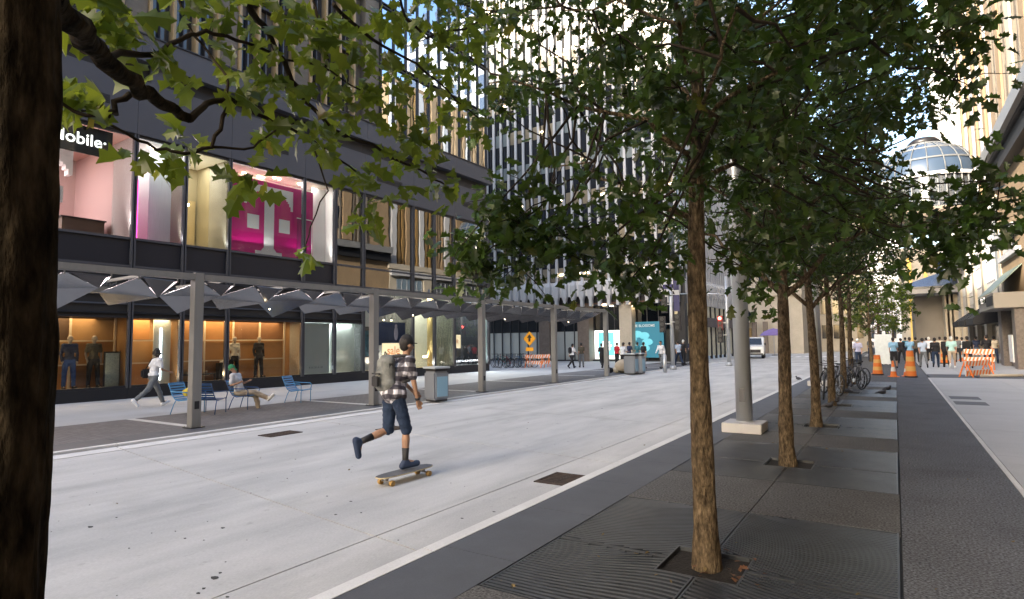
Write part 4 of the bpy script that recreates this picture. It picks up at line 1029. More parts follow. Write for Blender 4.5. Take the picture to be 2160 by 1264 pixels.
for k, (x, y, h_) in enumerate(((-1.6, 52, 6.5), (-1.2, 60, 6.8), (-2.2, 68, 6.5), (-.2, 75, 7))):
    street_tree(x, y, ['round bushy tree just past the work zone', 'second bushy tree past the work zone', 'third bushy tree past the work zone, left of the signs', 'farthest bushy tree past the work zone'][k], 60+k, h_, 2.6, 2.2, 50, 45, 0, .12, simple=True, size=.2, lm=leafA if k < 2 else leafB)
# ---- the dark tree at the left edge, with its boughs reaching over the road
rng = random.Random(77)
N0 = Vector((-1.40, .41, 0)); t0 = thing('street_tree', 'dark rough trunk filling the left edge, its boughs hanging over the road', 'tree', N0, 0, 'trees along the kerb')
tp = [Vector((.006*math.sin(i*.9), .006*math.cos(i*.7), -.03+.2*i)) for i in range(34)]
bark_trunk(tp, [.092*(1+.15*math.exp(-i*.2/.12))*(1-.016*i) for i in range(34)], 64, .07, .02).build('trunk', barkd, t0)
def bough(pts, r0_, r1, m=twigm, nm='limb'):
    P = [at(*p)-N0 for p in pts]; n = len(P)
    out = []
    for i in range(n-1):
        for q in range(3): out.append(P[i].lerp(P[i+1], q/3)+Vector((rng.gauss(0, 1), rng.gauss(0, 1), rng.gauss(0, 1)))*.006)
    out.append(P[-1]); k = len(out)
    MB().tube(out, [r0_+(r1-r0_)*i/(k-1) for i in range(k)], 8, jitter=.06, rng=rng).build(nm, m, t0); return out
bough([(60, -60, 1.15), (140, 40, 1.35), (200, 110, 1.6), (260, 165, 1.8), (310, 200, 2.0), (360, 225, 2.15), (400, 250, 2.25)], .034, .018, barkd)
bough([(180, 100, 1.6), (260, 115, 1.9), (330, 110, 2.1), (400, 75, 2.3), (450, 70, 2.4), (520, 85, 2.6), (600, 120, 2.8), (700, 150, 3.0), (760, 190, 3.2)], .012, .004)
bough([(400, 250, 2.25), (440, 215, 2.4), (480, 210, 2.5), (540, 240, 2.7), (600, 265, 2.9), (680, 310, 3.1), (760, 370, 3.3)], .014, .005)
bough([(480, 210, 2.5), (480, 160, 2.55), (440, 110, 2.6), (400, 60, 2.6), (380, 10, 2.6), (370, -40, 2.6)], .006, .005)
bough([(490, -60, 2.4), (530, 20, 2.6), (570, 80, 2.8), (610, 150, 2.9), (640, 210, 3.0), (700, 270, 3.1), (760, 300, 3.2), (830, 330, 3.4), (900, 370, 3.6), (940, 390, 3.7)], .017, .005)
bough([(490, 210, 2.5), (460, 270, 2.45), (445, 310, 2.4), (390, 325, 2.35), (330, 310, 2.3), (270, 280, 2.2), (180, 240, 2.1), (120, 220, 2.0)], .009, .004)
bough([(270, 200, 1.95), (240, 230, 1.9), (230, 250, 1.85), (160, 235, 1.8), (120, 215, 1.75)], .011, .004)
bough([(445, 310, 2.4), (520, 315, 2.5), (560, 290, 2.6), (620, 260, 2.7)], .006, .003)
bough([(660, 300, 3.1), (690, 400, 3.2), (650, 480, 3.2), (645, 530, 3.2)], .005, .003)
bough([(700, 10, 2.9), (760, 60, 3.1), (830, 110, 3.3), (900, 150, 3.5), (960, 210, 3.7), (1010, 250, 3.9)], .010, .004)
bough([(830, -40, 3.2), (860, 40, 3.4), (900, 80, 3.6), (980, 60, 3.9), (1060, 20, 4.1)], .009, .005)
bough([(650, 205, 3.0), (690, 130, 3.0), (680, 60, 3.0), (660, 0, 3.0), (655, -50, 3.0)], .007, .006)
blobs = [(205, 18, 50, 7, 1.9), (160, 35, 30, 3, 1.8), (250, 45, 40, 5, 2.0), (285, 70, 30, 3, 2.0), (620, 30, 55, 9, 2.7), (430, 20, 50, 8, 2.5), (380, 10, 30, 4, 2.5), (660, 120, 45, 7, 2.9), (545, 105, 40, 5, 2.7), (700, 60, 45, 8, 2.9), (750, 110, 50, 9, 3.1), (770, 40, 45, 8, 3.1), (800, 200, 50, 12, 3.3),
         (150, 185, 35, 8, 1.9), (190, 215, 35, 8, 1.9), (125, 240, 25, 5, 1.9), (330, 100, 30, 3, 2.1), (320, 130, 25, 3, 2.1), (385, 165, 25, 3, 2.3), (475, 100, 30, 4, 2.5), (500, 175, 40, 7, 2.6), (565, 170, 35, 6, 2.7), (395, 305, 38, 7, 2.4), (282, 325, 20, 3, 2.2), (365, 335, 28, 4, 2.3), (525, 385, 38, 9, 2.5), (650, 275, 32, 8, 2.9), (560, 285, 28, 5, 2.7),
         (700, 290, 35, 8, 3.0), (760, 370, 40, 9, 3.2), (790, 410, 25, 4, 3.2), (860, 250, 50, 14, 3.4), (900, 150, 60, 14, 3.6), (955, 70, 60, 14, 3.8), (965, 140, 40, 9, 3.8), (870, 310, 40, 10, 3.5), (820, 320, 35, 8, 3.4), (910, 335, 45, 12, 3.6), (945, 395, 40, 10, 3.7), (850, 410, 25, 5, 3.5), (650, 535, 22, 5, 3.2), (770, 460, 30, 6, 3.3), (955, 250, 50, 12, 3.8),
         (800, 140, 45, 10, 3.3), (1000, 265, 30, 6, 3.9), (1010, 20, 60, 14, 4.0), (850, 60, 50, 12, 3.4), (600, 190, 35, 5, 2.9), (880, 30, 50, 11, 3.5), (240, 8, 60, 6, 2.0), (520, 10, 60, 7, 2.6), (700, 175, 40, 8, 3.0), (740, 230, 40, 8, 3.1), (640, 60, 50, 8, 2.8), (1060, 90, 50, 10, 4.1), (1040, 180, 45, 9, 4.1)]
places = []
for px, py, r_, n_, d_ in blobs:
    for k in range(int(n_*(1.8 if px < 820 else 1.35))):
        a = rng.uniform(0, 2*PI); q = rng.random()**.6
        ux, uy = px+r_*q*math.cos(a), py+r_*q*math.sin(a)*.9
        if 100 < ux < 262 and 232 < uy < 365: continue
        places.append(at(ux, uy, d_*rng.uniform(.93, 1.1)))
hi = []
for k in range(15000):
    if len(hi) >= 3600: break
    c_ = Vector((rng.gauss(0, 1), rng.gauss(0, 1), rng.gauss(0, 1))).normalized()*rng.random()**.4
    p = N0+Vector((c_.x*2.3, c_.y*2.3, 5.1+c_.z*2.3)); q = project(p)
    if q and -60 < q[0] < W0+60 and q[1] > -50: continue
    if (p-CAM).length < 1.5: continue
    hi.append(p)
tw = MB()
for k in range(14):
    a = k*2.4; z0 = 2.9+.25*k; s0 = Vector((0, 0, z0)); e = Vector((math.cos(a)*1.7, math.sin(a)*1.7, z0+.9)); q = project(e+N0)
    if q and q[1] > -60 and -100 < q[0] < W0+100: continue
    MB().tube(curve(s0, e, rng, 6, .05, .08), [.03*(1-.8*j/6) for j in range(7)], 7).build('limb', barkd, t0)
foliage(t0, places+hi, leafA, rng, 300, False, .115)
# ================================================================ PEOPLE
def capsule_mesh(caps, voxel, smooth=2, wrinkle=0.):
    mb = MB()
    for c in caps:
        p, q, a, b = Vector(c[0]), Vector(c[1]), c[2], c[3]
        d = q-p; L_ = d.length
        if L_ < 1e-4: mb.ball(p, a, 12); continue
        d = d/L_; pts = [p-d*a*.98, p-d*a*.8, p-d*a*.4, p, q, q+d*b*.4, q+d*b*.8, q+d*b*.98]
        mb.tube(pts, [a*.15, a*.6, a*.92, a, b, b*.92, b*.6, b*.15], 12)
    me = mb.mesh('tmp'); o = bpy.data.objects.new('tmp', me); link(o)
    rm = o.modifiers.new('r', 'REMESH'); rm.mode = 'VOXEL'; rm.voxel_size = voxel; rm.use_smooth_shade = True
    if smooth: s = o.modifiers.new('s', 'SMOOTH'); s.iterations = smooth; s.factor = .5
    dg = bpy.context.evaluated_depsgraph_get(); m2 = bpy.data.meshes.new_from_object(o.evaluated_get(dg))
    if wrinkle:
        co = []
        for v in m2.vertices:
            p = v.co; d = mnoise.noise(Vector((p.x*9, p.y*9, p.z*16)))+.7*abs(mnoise.noise(Vector((p.x*16+p.z*14, p.y*16, p.z*22))))-.2
            co.append(p+v.normal*d*wrinkle)
        for v, c in zip(m2.vertices, co): v.co = c
    bpy.data.objects.remove(o); bpy.data.meshes.remove(me); return m2
def fk(pose, s=1.):
    """joint positions, figure faces +y. angles in degrees, forward positive"""
    g_ = lambda k, d=0: pose.get(k, d)
    J = {}
    lean = R(g_('lean', 3)); side = R(g_('side', 0)); tw_ = R(g_('twist', 0))
    leg = {}
    def fwd(a, out=0.): return Vector((math.sin(R(out)), math.sin(R(a))*math.cos(R(out)), -math.cos(R(a))*math.cos(R(out))))
    hipz = g_('hip', .93)
    J['pel'] = Vector((0, 0, hipz))
    upv = Vector((math.sin(side), math.sin(lean), math.cos(lean)*math.cos(side))).normalized()
    rgt = Vector((math.cos(tw_), math.sin(tw_), 0))
    J['chest'] = J['pel']+upv*.36; J['neck'] = J['pel']+upv*.53; nd = R(g_('nod', 0)); hl = lean*.5-nd
    hu = Vector((math.sin(side)*.5, math.sin(hl), math.cos(hl))).normalized(); J['head'] = J['neck']+hu*.175+Vector((0, .02, 0))
    J['hu'] = hu; hy = R(g_('look', 0)); J['hf'] = Vector((math.sin(hy), math.cos(hy), math.sin(-nd)*.8)).normalized()
    for sd_, sg in (('l', -1), ('r', 1)):
        J[sd_+'hip'] = J['pel']+Vector((sg*.095, 0, -.02))
        a = g_(sd_+'th', 0); b = g_(sd_+'kn', 0); o_ = g_(sd_+'out', 3)*sg
        J[sd_+'knee'] = J[sd_+'hip']+fwd(a, o_)*.43; J[sd_+'ank'] = J[sd_+'knee']+fwd(a-b, g_(sd_+'sout', o_*sg if False else o_*.3/sg*sg))*.41
        ft = g_(sd_+'ft', None); ft = (a-b) if ft is None else ft
        J[sd_+'toe'] = J[sd_+'ank']+Vector((sg*.02, math.cos(R(ft))*.17, math.sin(R(ft))*.17))+fwd(a-b)*.05
        J[sd_+'heel'] = J[sd_+'ank']+fwd(a-b)*.055-Vector((0, math.cos(R(ft))*.04, math.sin(R(ft))*.04))
        J[sd_+'sh'] = J['neck']+rgt*(sg*.165)-upv*.045
        a = g_(sd_+'sa', 0); b = g_(sd_+'el', 12); o_ = g_(sd_+'sout', 9)*sg if False else g_(sd_+'ao', 8)*sg
        J[sd_+'elb'] = J[sd_+'sh']+fwd(a, o_)*.28; J[sd_+'wr'] = J[sd_+'elb']+fwd(a+b, g_(sd_+'fi', -4)*sg)*.245
        J[sd_+'hd'] = J[sd_+'wr']+(J[sd_+'wr']-J[sd_+'elb']).normalized()*.09
    if s != 1:
        for k in J:
            if k not in ('hu', 'hf'): J[k] = J[k]*s
    return J
def body_caps(J, detail=False):
    h = J['head']; u = J['hu']; f = J['hf']; rgt = f.cross(u).normalized()
    C = [(h+u*.015, h+u*.035, .088, .083), (h-u*.05+f*.018, h-u*.06+f*.03, .062, .052), (J['neck']-u*.02, h-u*.06, .055, .05)]
    C += [(h+f*.09-u*.005, h+f*.105-u*.03, .012, .016), (h+rgt*.088-u*.01, h+rgt*.090-u*.03, .014, .012), (h-rgt*.088-u*.01, h-rgt*.090-u*.03, .014, .012)]
    C += [(J['lsh'], J['rsh'], .06, .06), (J['chest']-Vector((.07, 0, 0)), J['chest']+Vector((.07, 0, 0)), .105, .105), (J['pel']+Vector((-.06, 0, .03)), J['pel']+Vector((.06, 0, .03)), .105, .105), (J['pel'], J['chest'], .11, .11), (J['chest'], J['neck'], .10, .06)]
    for s_ in 'lr':
        C += [(J[s_+'hip'], J[s_+'knee'], .082, .052), (J[s_+'knee'], J[s_+'knee'].lerp(J[s_+'ank'], .35), .05, .052), (J[s_+'knee'].lerp(J[s_+'ank'], .3), J[s_+'ank'], .057, .034), (J[s_+'ank'], J[s_+'toe'], .034, .026), (J[s_+'ank'], J[s_+'heel'], .034, .03)]
        C += [(J[s_+'sh'], J[s_+'elb'], .046, .036), (J[s_+'elb'], J[s_+'wr'], .036, .025)]
        d = (J[s_+'wr']-J[s_+'elb']).normalized(); sx = Vector((0, 1, 0)) if abs(d.y) < .7 else Vector((0, 0, 1)); sx = (sx-d*sx.dot(d)).normalized(); nn = d.cross(sx)
        w_ = J[s_+'wr']
        if detail:
            for k in range(4):
                b0 = w_+d*.085+sx*(-.030+.020*k); C.append((w_+d*.02+sx*(-.014+.010*k), b0, .016, .012))
                c1 = b0+d*(.028+.004*(k in (1, 2)))+nn*.008; C.append((b0, c1, .0095, .009)); C.append((c1, c1+d*.016+nn*.020, .009, .0075))
            C.append((w_+d*.03+sx*.025, w_+d*.06+sx*.050+nn*.01, .012, .010)); C.append((w_+d*.06+sx*.050+nn*.01, w_+d*.085+sx*.046+nn*.022, .010, .008))
        else:
            C.append((w_+d*.02, w_+d*.08, .028, .022)); C.append((w_+d*.08, w_+d*.125+nn*.02, .022, .012)); C.append((w_+d*.03, w_+d*.075+sx*.04, .013, .010))
    return C
def torso_caps(J, g_=.018, sleeve='short', hem=.0, loose=0):
    C = [(J['lsh'], J['rsh'], .064+g_, .064+g_), (J['chest']-Vector((.075, 0, 0)), J['chest']+Vector((.075, 0, 0)), .11+g_, .11+g_), (J['pel']+Vector((-.055, 0, .04+hem)), J['pel']+Vector((.055, 0, .04+hem)), .11+g_+loose, .11+g_+loose), (J['pel']+Vector((0, 0, .04)), J['chest'], .115+g_, .115+g_), (J['chest'], J['neck']-J['hu']*.03, .10+g_, .055+g_)]
    for s_ in 'lr':
        if sleeve == 'short': C.append((J[s_+'sh'], J[s_+'sh'].lerp(J[s_+'elb'], .72), .052+g_, .05+g_))
        elif sleeve == 'long': C += [(J[s_+'sh'], J[s_+'elb'], .052+g_, .042+g_*.6), (J[s_+'elb'], J[s_+'wr'], .042+g_*.6, .032+g_*.4)]
    return C
def leg_caps(J, g_=.014, length=1., flare=0.):
    C = [(J['pel']+Vector((-.055, 0, .02)), J['pel']+Vector((.055, 0, .02)), .112+g_, .112+g_)]
    for s_ in 'lr':
        C.append((J[s_+'hip'], J[s_+'knee'], .086+g_, .058+g_+flare))
        if length > .5: C.append((J[s_+'knee'], J[s_+'knee'].lerp(J[s_+'ank'], (length-.5)*2*.96), .056+g_+flare, .044+g_+flare))
    return C
def shoe_caps(J, s_, g_=.012):
    t, h, a = J[s_+'toe'], J[s_+'heel'], J[s_+'ank']
    return [(h, t, .036+g_, .030+g_), (a+(h-a)*.2, h, .032+g_, .036+g_), (a, h.lerp(t, .45), .034+g_, .034+g_)]
def hair_caps(J, style):
    h, u, f = J['head'], J['hu'], J['hf']
    if style == 'bald': return None
    C = [(h+u*.035-f*.012, h+u*.05-f*.005, .094, .088), (h-f*.03, h-u*.03-f*.035, .082, .07)]
    if style == 'long': C += [(h-f*.04, h-u*.16-f*.05, .08, .055)]
    if style == 'curly':
        rg = random.Random(4)
        for k in range(24):
            d = Vector((rg.gauss(0, 1), rg.gauss(0, 1), rg.gauss(-.15, .8))).normalized()
            if d.dot(f) > .35: continue
            C.append((h+d*.09, h+d*.125, .035, .025))
    return C
MC = {}
def person(name, label, pose, loc, rz=0., top=None, legs=None, shoes=None, skin=None, hair='short', hairm=None, sleeve='short', leglen=1., s=1., voxel=.022, key=None, group=None, detail=False, cat='person', loose=0, extra=None):
    J = fk(pose, s)
    zmin = min(J['ltoe'].z-.03, J['rtoe'].z-.03, J['lheel'].z-.035, J['rheel'].z-.035) if pose.get('ground', 1) else 0
    dz = Vector((0, 0, -zmin-.01*0+.012))
    for k in J:
        if k not in ('hu', 'hf'): J[k] = J[k]+dz
    kk = key or str(sorted(pose.items()))+str(s)
    def get(pn, caps, vx=None, sm=2):
        q = (kk, pn)
        if q not in MC:
            MC[q] = capsule_mesh(caps, vx or voxel, sm, (.016 if voxel < .02 else .010) if pn[:4] in ('shir', 'legs') else 0.)
            if not MC[q].materials: MC[q].materials.append(skin or skin_l)
        return MC[q]
    def obj(nm, me, m, parent):
        o = bpy.data.objects.new(nm, me); link(o, parent)
        if not me.materials: me.materials.append(m)
        o.material_slots[0].link = 'OBJECT'; o.material_slots[0].material = m; return o
    b = obj(name, get('body', body_caps(J, detail), None, 2 if not detail else 1), skin or skin_l, None); b.location = loc; b.rotation_euler = (0, 0, rz); tag(b, label, cat, group)
    if top: obj('shirt', get('shirt'+sleeve+str(loose), torso_caps(J, .014, sleeve, 0, loose)), top, b)
    if legs: obj('trousers' if leglen > .7 else 'shorts', get('legs%.1f' % leglen, leg_caps(J, .012, leglen, .012 if leglen < .7 else .006)), legs, b)
    if shoes:
        for q in 'lr': obj('shoe', get('shoe'+q, shoe_caps(J, q), None, 1), shoes, b)
    hc = hair_caps(J, hair)
    if hc: obj('hair', get('hair'+hair, hc, None, 1), hairm or hair_d, b)
    if extra: extra(b, J, obj)
    return b, J
STAND = dict(lean=2, lsa=-4, rsa=4, lth=2, rth=-2); STAND2 = dict(lean=4, lsa=25, rsa=22, lel=70, rel=60, lth=-6, rth=6, rkn=6)
WALK = dict(lean=5, lth=24, lkn=6, rth=-22, rkn=24, lsa=-22, rsa=24, lel=14, rel=26); WALK2 = dict(lean=5, rth=22, rkn=4, lth=-20, lkn=34, rsa=-20, lsa=20, lel=24, rel=18)
def bag_on(m, x=.24, z=.86, y=-.05, size=(.12, .36, .26), strap=True):
    def f(b, J, obj):
        MB().obox((x, y, z), size).build('bag', m, b, bevel=.03)
        if strap: MB().tube([(x, y, z+.1), (x*.6, .13, 1.15), (-.12, .06, 1.46), (-.1, -.1, 1.4), (x*.8, -.15, 1.1), (x, y-.05, z+.1)], .012, 6).build('strap', m, b)
    return f
def pack_on(m):
    def f(b, J, obj):
        c = J['chest']-Vector((0, .20, -.0)); MB().obox(c, (.28, .17, .42)).build('backpack', m, b, bevel=.06)
    return f
C_white = cloth('white', (.62, .63, .66)); C_black = cloth('black', (.012, .012, .015)); C_navy = cloth('navy', (.02, .03, .07)); C_grey = cloth('grey', (.13, .14, .15)); C_khaki = cloth('khaki', (.42, .34, .25))
C_blue = cloth('sky', (.20, .38, .55)); C_ltb = cloth('pale_blue', (.38, .46, .58)); C_mint = cloth('mint', (.36, .58, .55)); C_jean = cloth('denim', (.012, .026, .06)); C_teal = cloth('teal', (.03, .14, .18)); C_red = cloth('red', (.45, .02, .03)); C_olive = cloth('olive', (.07, .06, .04)); C_cream = cloth('cream', (.52, .46, .36)); C_green = cloth('green', (.03, .22, .10)); C_lil = cloth('lilac', (.35, .36, .5))

# ---- skateboarder
def face_dir(px, py, px2, py2): a, b = gnd(px, py), gnd(px2, py2); return math.atan2(-(b.x-a.x), b.y-a.y)
rear = gnd(800, 1028); front = gnd(905, 999); mid_ = (rear+front)/2; bdir = (front-rear); brz = math.atan2(-bdir.x, bdir.y)
sk8 = thing('skateboard', 'long dark skateboard with pale edge and amber wheels under the rider', 'skateboard', (mid_.x, mid_.y, 0), brz)
BLn = .98
deckm = mat('grip_deck', (.10, .105, .115), .8, noise=(3, .3)); deckp = mat('maple_edge', (.50, .42, .27), .6); wheelm = mat('amber_wheel', (.34, .20, .05), .5)
outl = []
for k in range(24):
    a = 2*PI*k/24; cx_, sy_ = math.cos(a), math.sin(a)
    outl.append((.125*math.copysign(abs(cx_)**.6, cx_), BLn/2*math.copysign(abs(sy_)**.75, sy_)))
MB().prism(outl, .108, .122).build('deck', deckp, sk8); MB().prism([(x*.98, y*.99) for x, y in outl], .1222, .125).build('grip_tape', deckm, sk8)
for y in (-.34, .34):
    MB().box(-.03, .03, y-.04, y+.04, .085, .1078).build('truck_base', steel, sk8); MB().tube([(-.11, y, .05), (.11, y, .05)], .010, 8).build('axle', steel, sk8); MB().beam((0, y, .05), (0, y+.02, .088), .03, .03, (1, 0, 0)).build('hanger', steel, sk8)
    for x in (-.105, .105): MB().tube([(x-.024, y, .0365), (x+.024, y, .0365)], .0355, 14).build('wheel', wheelm, sk8)
plaid = mat('plaid_shirt', (.45, .44, .48), .9)
N = plaid.node_tree.nodes; L = plaid.node_tree.links; tc = N.new('ShaderNodeTexCoord')
mp = N.new('ShaderNodeMapping'); mp.inputs['Rotation'].default_value = (.2, .15, .3); L.new(tc.outputs['Object'], mp.inputs[0])
acc = None
for d_, sc_ in (('X', 5.0), ('Z', 4.6), ('Y', 5.0)):
    wv = N.new('ShaderNodeTexWave'); wv.bands_direction = d_; wv.inputs['Scale'].default_value = sc_*.55; wv.inputs['Distortion'].default_value = 1.2; wv.inputs['Detail'].default_value = 1; wv.inputs['Detail Scale'].default_value = 2
    L.new(mp.outputs[0], wv.inputs['Vector'])
    mr = N.new('ShaderNodeMapRange'); mr.inputs[1].default_value = .45; mr.inputs[2].default_value = .6; mr.inputs[3].default_value = .35 if d_ != 'Z' else .12; mr.inputs[4].default_value = 1.; L.new(wv.outputs[0], mr.inputs[0])
    if acc is None: acc = mr.outputs[0]
    else:
        mm = N.new('ShaderNodeMath'); mm.operation = 'MULTIPLY'; L.new(acc, mm.inputs[0]); L.new(mr.outputs[0], mm.inputs[1]); acc = mm.outputs[0]
cr = N.new('ShaderNodeValToRGB'); cr.color_ramp.elements[0].color = (.012, .009, .018, 1); cr.color_ramp.elements[1].color = (.66, .65, .70, 1); L.new(acc, cr.inputs[0]); L.new(cr.outputs[0], N['Principled BSDF'].inputs['Base Color'])
def skater_extra(b, J, obj):
    c = J['chest']+Vector((-.07, -.21, -.02)); packm = mat('grey_backpack', (.15, .155, .145), .85, noise=(10, .5)); pk2 = mat('backpack_trim', (.02, .02, .022), .7)
    me = capsule_mesh([(c+Vector((-.09, 0, -.17)), c+Vector((.09, 0, -.17)), .105, .105), (c+Vector((-.05, .02, .15)), c+Vector((.05, .02, .15)), .085, .085), (c+Vector((-.07, 0, -.1)), c+Vector((-.06, 0, .12)), .1, .09), (c+Vector((.07, 0, -.1)), c+Vector((.06, 0, .12)), .1, .09), (c+Vector((0, -.07, -.14)), c+Vector((0, -.07, -.02)), .08, .075)], .014, 2)
    me.materials.append(packm); o = bpy.data.objects.new('backpack', me); link(o, b)
    MB().obox(c+Vector((0, -.145, -.02)), (.20, .02, .018)).build('zip', pk2, o); MB().obox(c+Vector((.0, -.155, -.12)), (.17, .03, .14)).build('front_pocket', pk2, o, bevel=.012); MB().obox(c+Vector((.125, -.0, .0)), (.05, .09, .26)).build('side_panel', pk2, o, bevel=.015); MB().obox(c+Vector((-.125, -.0, .0)), (.05, .09, .26)).build('side_panel', pk2, o, bevel=.015); MB().tube([c+Vector((-.03, .0, .235)), c+Vector((0, -.01, .27)), c+Vector((.03, .0, .235))], .008, 6).build('grab_loop', pk2, o)
    for s_ in 'lr':
        sg = -1 if s_ == 'l' else 1; sh = J[s_+'sh']+Vector((-sg*.06, 0, .075))
        MB().tube([c+Vector((sg*.07, .06, .2)), sh+Vector((0, -.03, .0)), sh+Vector((0, .08, -.04)), J['chest']+Vector((sg*.12, .14, -.02)), J['chest']+Vector((sg*.15, .02, -.14)), c+Vector((sg*.1, .03, -.16))], [.02]*6, 8).build('shoulder_strap', pk2, b)
    # shirt tied / dark pouch at the hip, wrist band, socks, cap
    MB().ball(J['pel']+Vector((.10, .02, .0)), .085, 10, 1, .7, 1.1).build('hip_pouch', pk2, b)
    w_ = J['rwr']; d = (J['rwr']-J['relb']).normalized(); MB().tube([w_-d*.03, w_+d*.0], .034, 10).build('wrist_band', pk2, b)
    for s_ in 'lr':
        a, k_ = J[s_+'ank'], J[s_+'knee']; MB().tube([k_.lerp(a, .58), k_.lerp(a, .85), a], [.050, .043, .042], 12).build('sock', pk2, b)
    h, u, f = J['head'], J['hu'], J['hf']; q = f.to_track_quat('Y', 'Z')
    cp = MB(); cp.tube([h+u*.02+f*.08, h+u*.015+f*.15], [.06, .05], 10)
    vs = []; 
    pk = MB(); rg_ = f.cross(u).normalized()
    pts = [(rg_*x+f*y+u*(.045-.02*abs(x)/.07)) for x, y in ((-.075, .05), (.075, .05), (.065, .12), (.03, .155), (-.03, .155), (-.065, .12))]
    pk.add([h+p for p in pts]+[h+p+u*.008 for p in pts], [tuple(range(5, -1, -1)), tuple(range(6, 12))]+[(i, (i+1) % 6, 6+(i+1) % 6, 6+i) for i in range(6)]); pk.build('cap_peak', C_black, b)
    me = capsule_mesh([(h+u*.045, h+u*.055, .1, .093)], .014, 1); me.materials.append(C_black); o = bpy.data.objects.new('cap', me); link(o, b)
SKP = dict(lean=20, hip=.90, rth=16, rkn=18, rout=2, rft=2, lth=-2, lkn=72, lout=4, lft=-78, lsa=12, lel=35, lao=10, rsa=6, rel=10, rao=9, nod=12, ground=0, twist=-6)
skd = gnd(866, 1010)
J_ = fk(SKP); 
skrz = brz-R(14)
off = Vector((J_['rank'].x, J_['rank'].y+.05, 0)); off.rotate(Euler((0, 0, skrz)))
footp = mid_.lerp(front, .12)
person('person', 'skateboarder in plaid shirt, backpack, denim shorts and dark cap pushing along the road', SKP, (footp.x-off.x, footp.y-off.y, .125-(J_['rheel'].z-.05)), skrz, plaid, C_jean, mat('navy_shoe', (.015, .03, .07), .7), skin_m, 'short', hair_d, 'short', .52, 1.02, .011, None, None, True, extra=skater_extra, loose=.03)

# ---- white tee walker on the far pavement
wl = gnd(322, 862)
person('person', 'long haired walker in white tee with dark shoulder bag passing the amber shop window', dict(lean=10, hip=.9, lth=28, lkn=8, rth=-30, rkn=22, lsa=-25, rsa=8, rel=62, lel=20, nod=12), (wl.x, wl.y, .045), -FA+R(-8)+R(6), C_white, C_grey, white, skin_m, 'curly', hair_d, 'short', 1., 1.0, .014, extra=lambda b, J, obj: (MB().obox((-.17, -.06, .98), (.12, .42, .26)).build('shoulder_bag', C_black, b, bevel=.04), MB().tube([(-.2, -.08, 1.1), (-.05, .14, 1.3), (.12, .10, 1.5), (.08, -.1, 1.42), (-.2, -.14, 1.1)], .012, 6).build('strap', C_black, b)))
# ---- mannequins
MAN = dict(lean=0, lsa=-6, rsa=-6, lao=14, rao=14, lel=24, rel=24, lth=4, rth=-3)
manm = mat('mannequin_skin', (.30, .25, .20), .4)
for k, (y, x, tp_, lg_, lab, sk_) in enumerate(((8.55, -.5, C_navy, mat('cloth_blue_overall', (.02, .06, .20), .85), 'mannequin in navy shirt and blue overalls beside the dark trunk', 'long'), (9.25, -.5, C_olive, C_black, 'mannequin in dark olive tee and black jeans beside the information board', 'short'), (14.3, -.55, C_cream, C_black, 'mannequin in cream jacket and dark trousers in the wide amber window', 'long'), (15.4, -.55, C_black, C_black, 'mannequin dressed all in black in the wide amber window', 'long'))):
    p = L2W(x, y, .44); person('mannequin', lab, MAN, p, R(-90)+FA, tp_, lg_, C_black, manm, 'bald', None, sk_, 1., .98 if k > 1 else 1.0, .02, 'man%d' % (k > 1), cat='mannequin', group='mannequins in the shop windows')
# ---- blue chairs
bluem = mat('blue_enamel', (.06, .26, .52), .35); blued = mat('deep_blue_enamel', (.012, .06, .20), .4)
def lounge_chair(label, loc, rz, m, seat_m=None):
    t = thing('lounge_chair', label, 'chair', loc, rz, 'blue steel lounge chairs on the far pavement'); sm = seat_m or m
    # side profile in (y,z), front = +y
    prof = [(-.42, .80), (-.36, .66), (-.30, .52), (-.22, .40), (-.10, .345), (.05, .36), (.22, .385), (.30, .37)]
    for s in (-1, 1):
        MB().tube([(s*.26, y, z) for y, z in prof], .012, 8).build('side_rail', m, t)
        MB().tube([(s*.28, .24, 0), (s*.28, .24, .30), (s*.27, .25, .375)], .011, 8).build('leg', m, t); MB().tube([(s*.30, -.30, 0), (s*.28, -.22, .25), (s*.265, -.16, .37)], .011, 8).build('leg', m, t)
        MB().tube([(s*.28, .24, .37), (s*.31, .26, .52), (s*.31, .20, .57), (s*.31, -.10, .58), (s*.28, -.33, .60)], [.011, .011, .014, .014, .011], 8).build('armrest', m, t)
    import itertools
    P_ = []; 
    for i in range(len(prof)-1):
        a, b = Vector(prof[i]), Vector(prof[i+1]); n_ = max(1, round((b-a).length/.062))
        for k in range(n_): P_.append((a.lerp(b, (k+.5)/n_), (b-a).normalized()))
    for c, d in P_:
        MB().beam((-.25, c.x, c.y), (.25, c.x, c.y), .044, .008, (0, -d.y, d.x)).build('slat', sm, t)
    MB().tube([(-.26, -.42, .80), (.26, -.42, .80)], .012, 8).build('top_rail', m, t); return t
g0 = gnd(398, 872, .045); lounge_chair('pale blue lounge chair half hidden by the nearest post, holding a yellow bag', g0, R(-70), bluem, bluem)
yb = MB(); yb.tube([(0, -.16, .12), (0, 0, .16), (0, .16, .12)], [.09, .13, .09], 10); o = yb.build('bag', mat('yellow_bag', (.62, .48, .03), .6), None, (g0.x-.0, g0.y+.03, .46)); tag(o, 'yellow bag lying on the pale blue chair behind the post', 'bag')
g1 = gnd(444, 872, .045); lounge_chair('deep blue lounge chair seen from behind, right of the nearest grey post', g1, R(28), blued, blued)
g2 = gnd(516, 862, .045); lounge_chair('blue lounge chair under the seated person in the green cap', g2, R(-62), blued, bluem)
g3 = gnd(630, 848, .045); lounge_chair('empty pale blue lounge chair standing apart on the right', g3, R(-68), bluem, bluem)
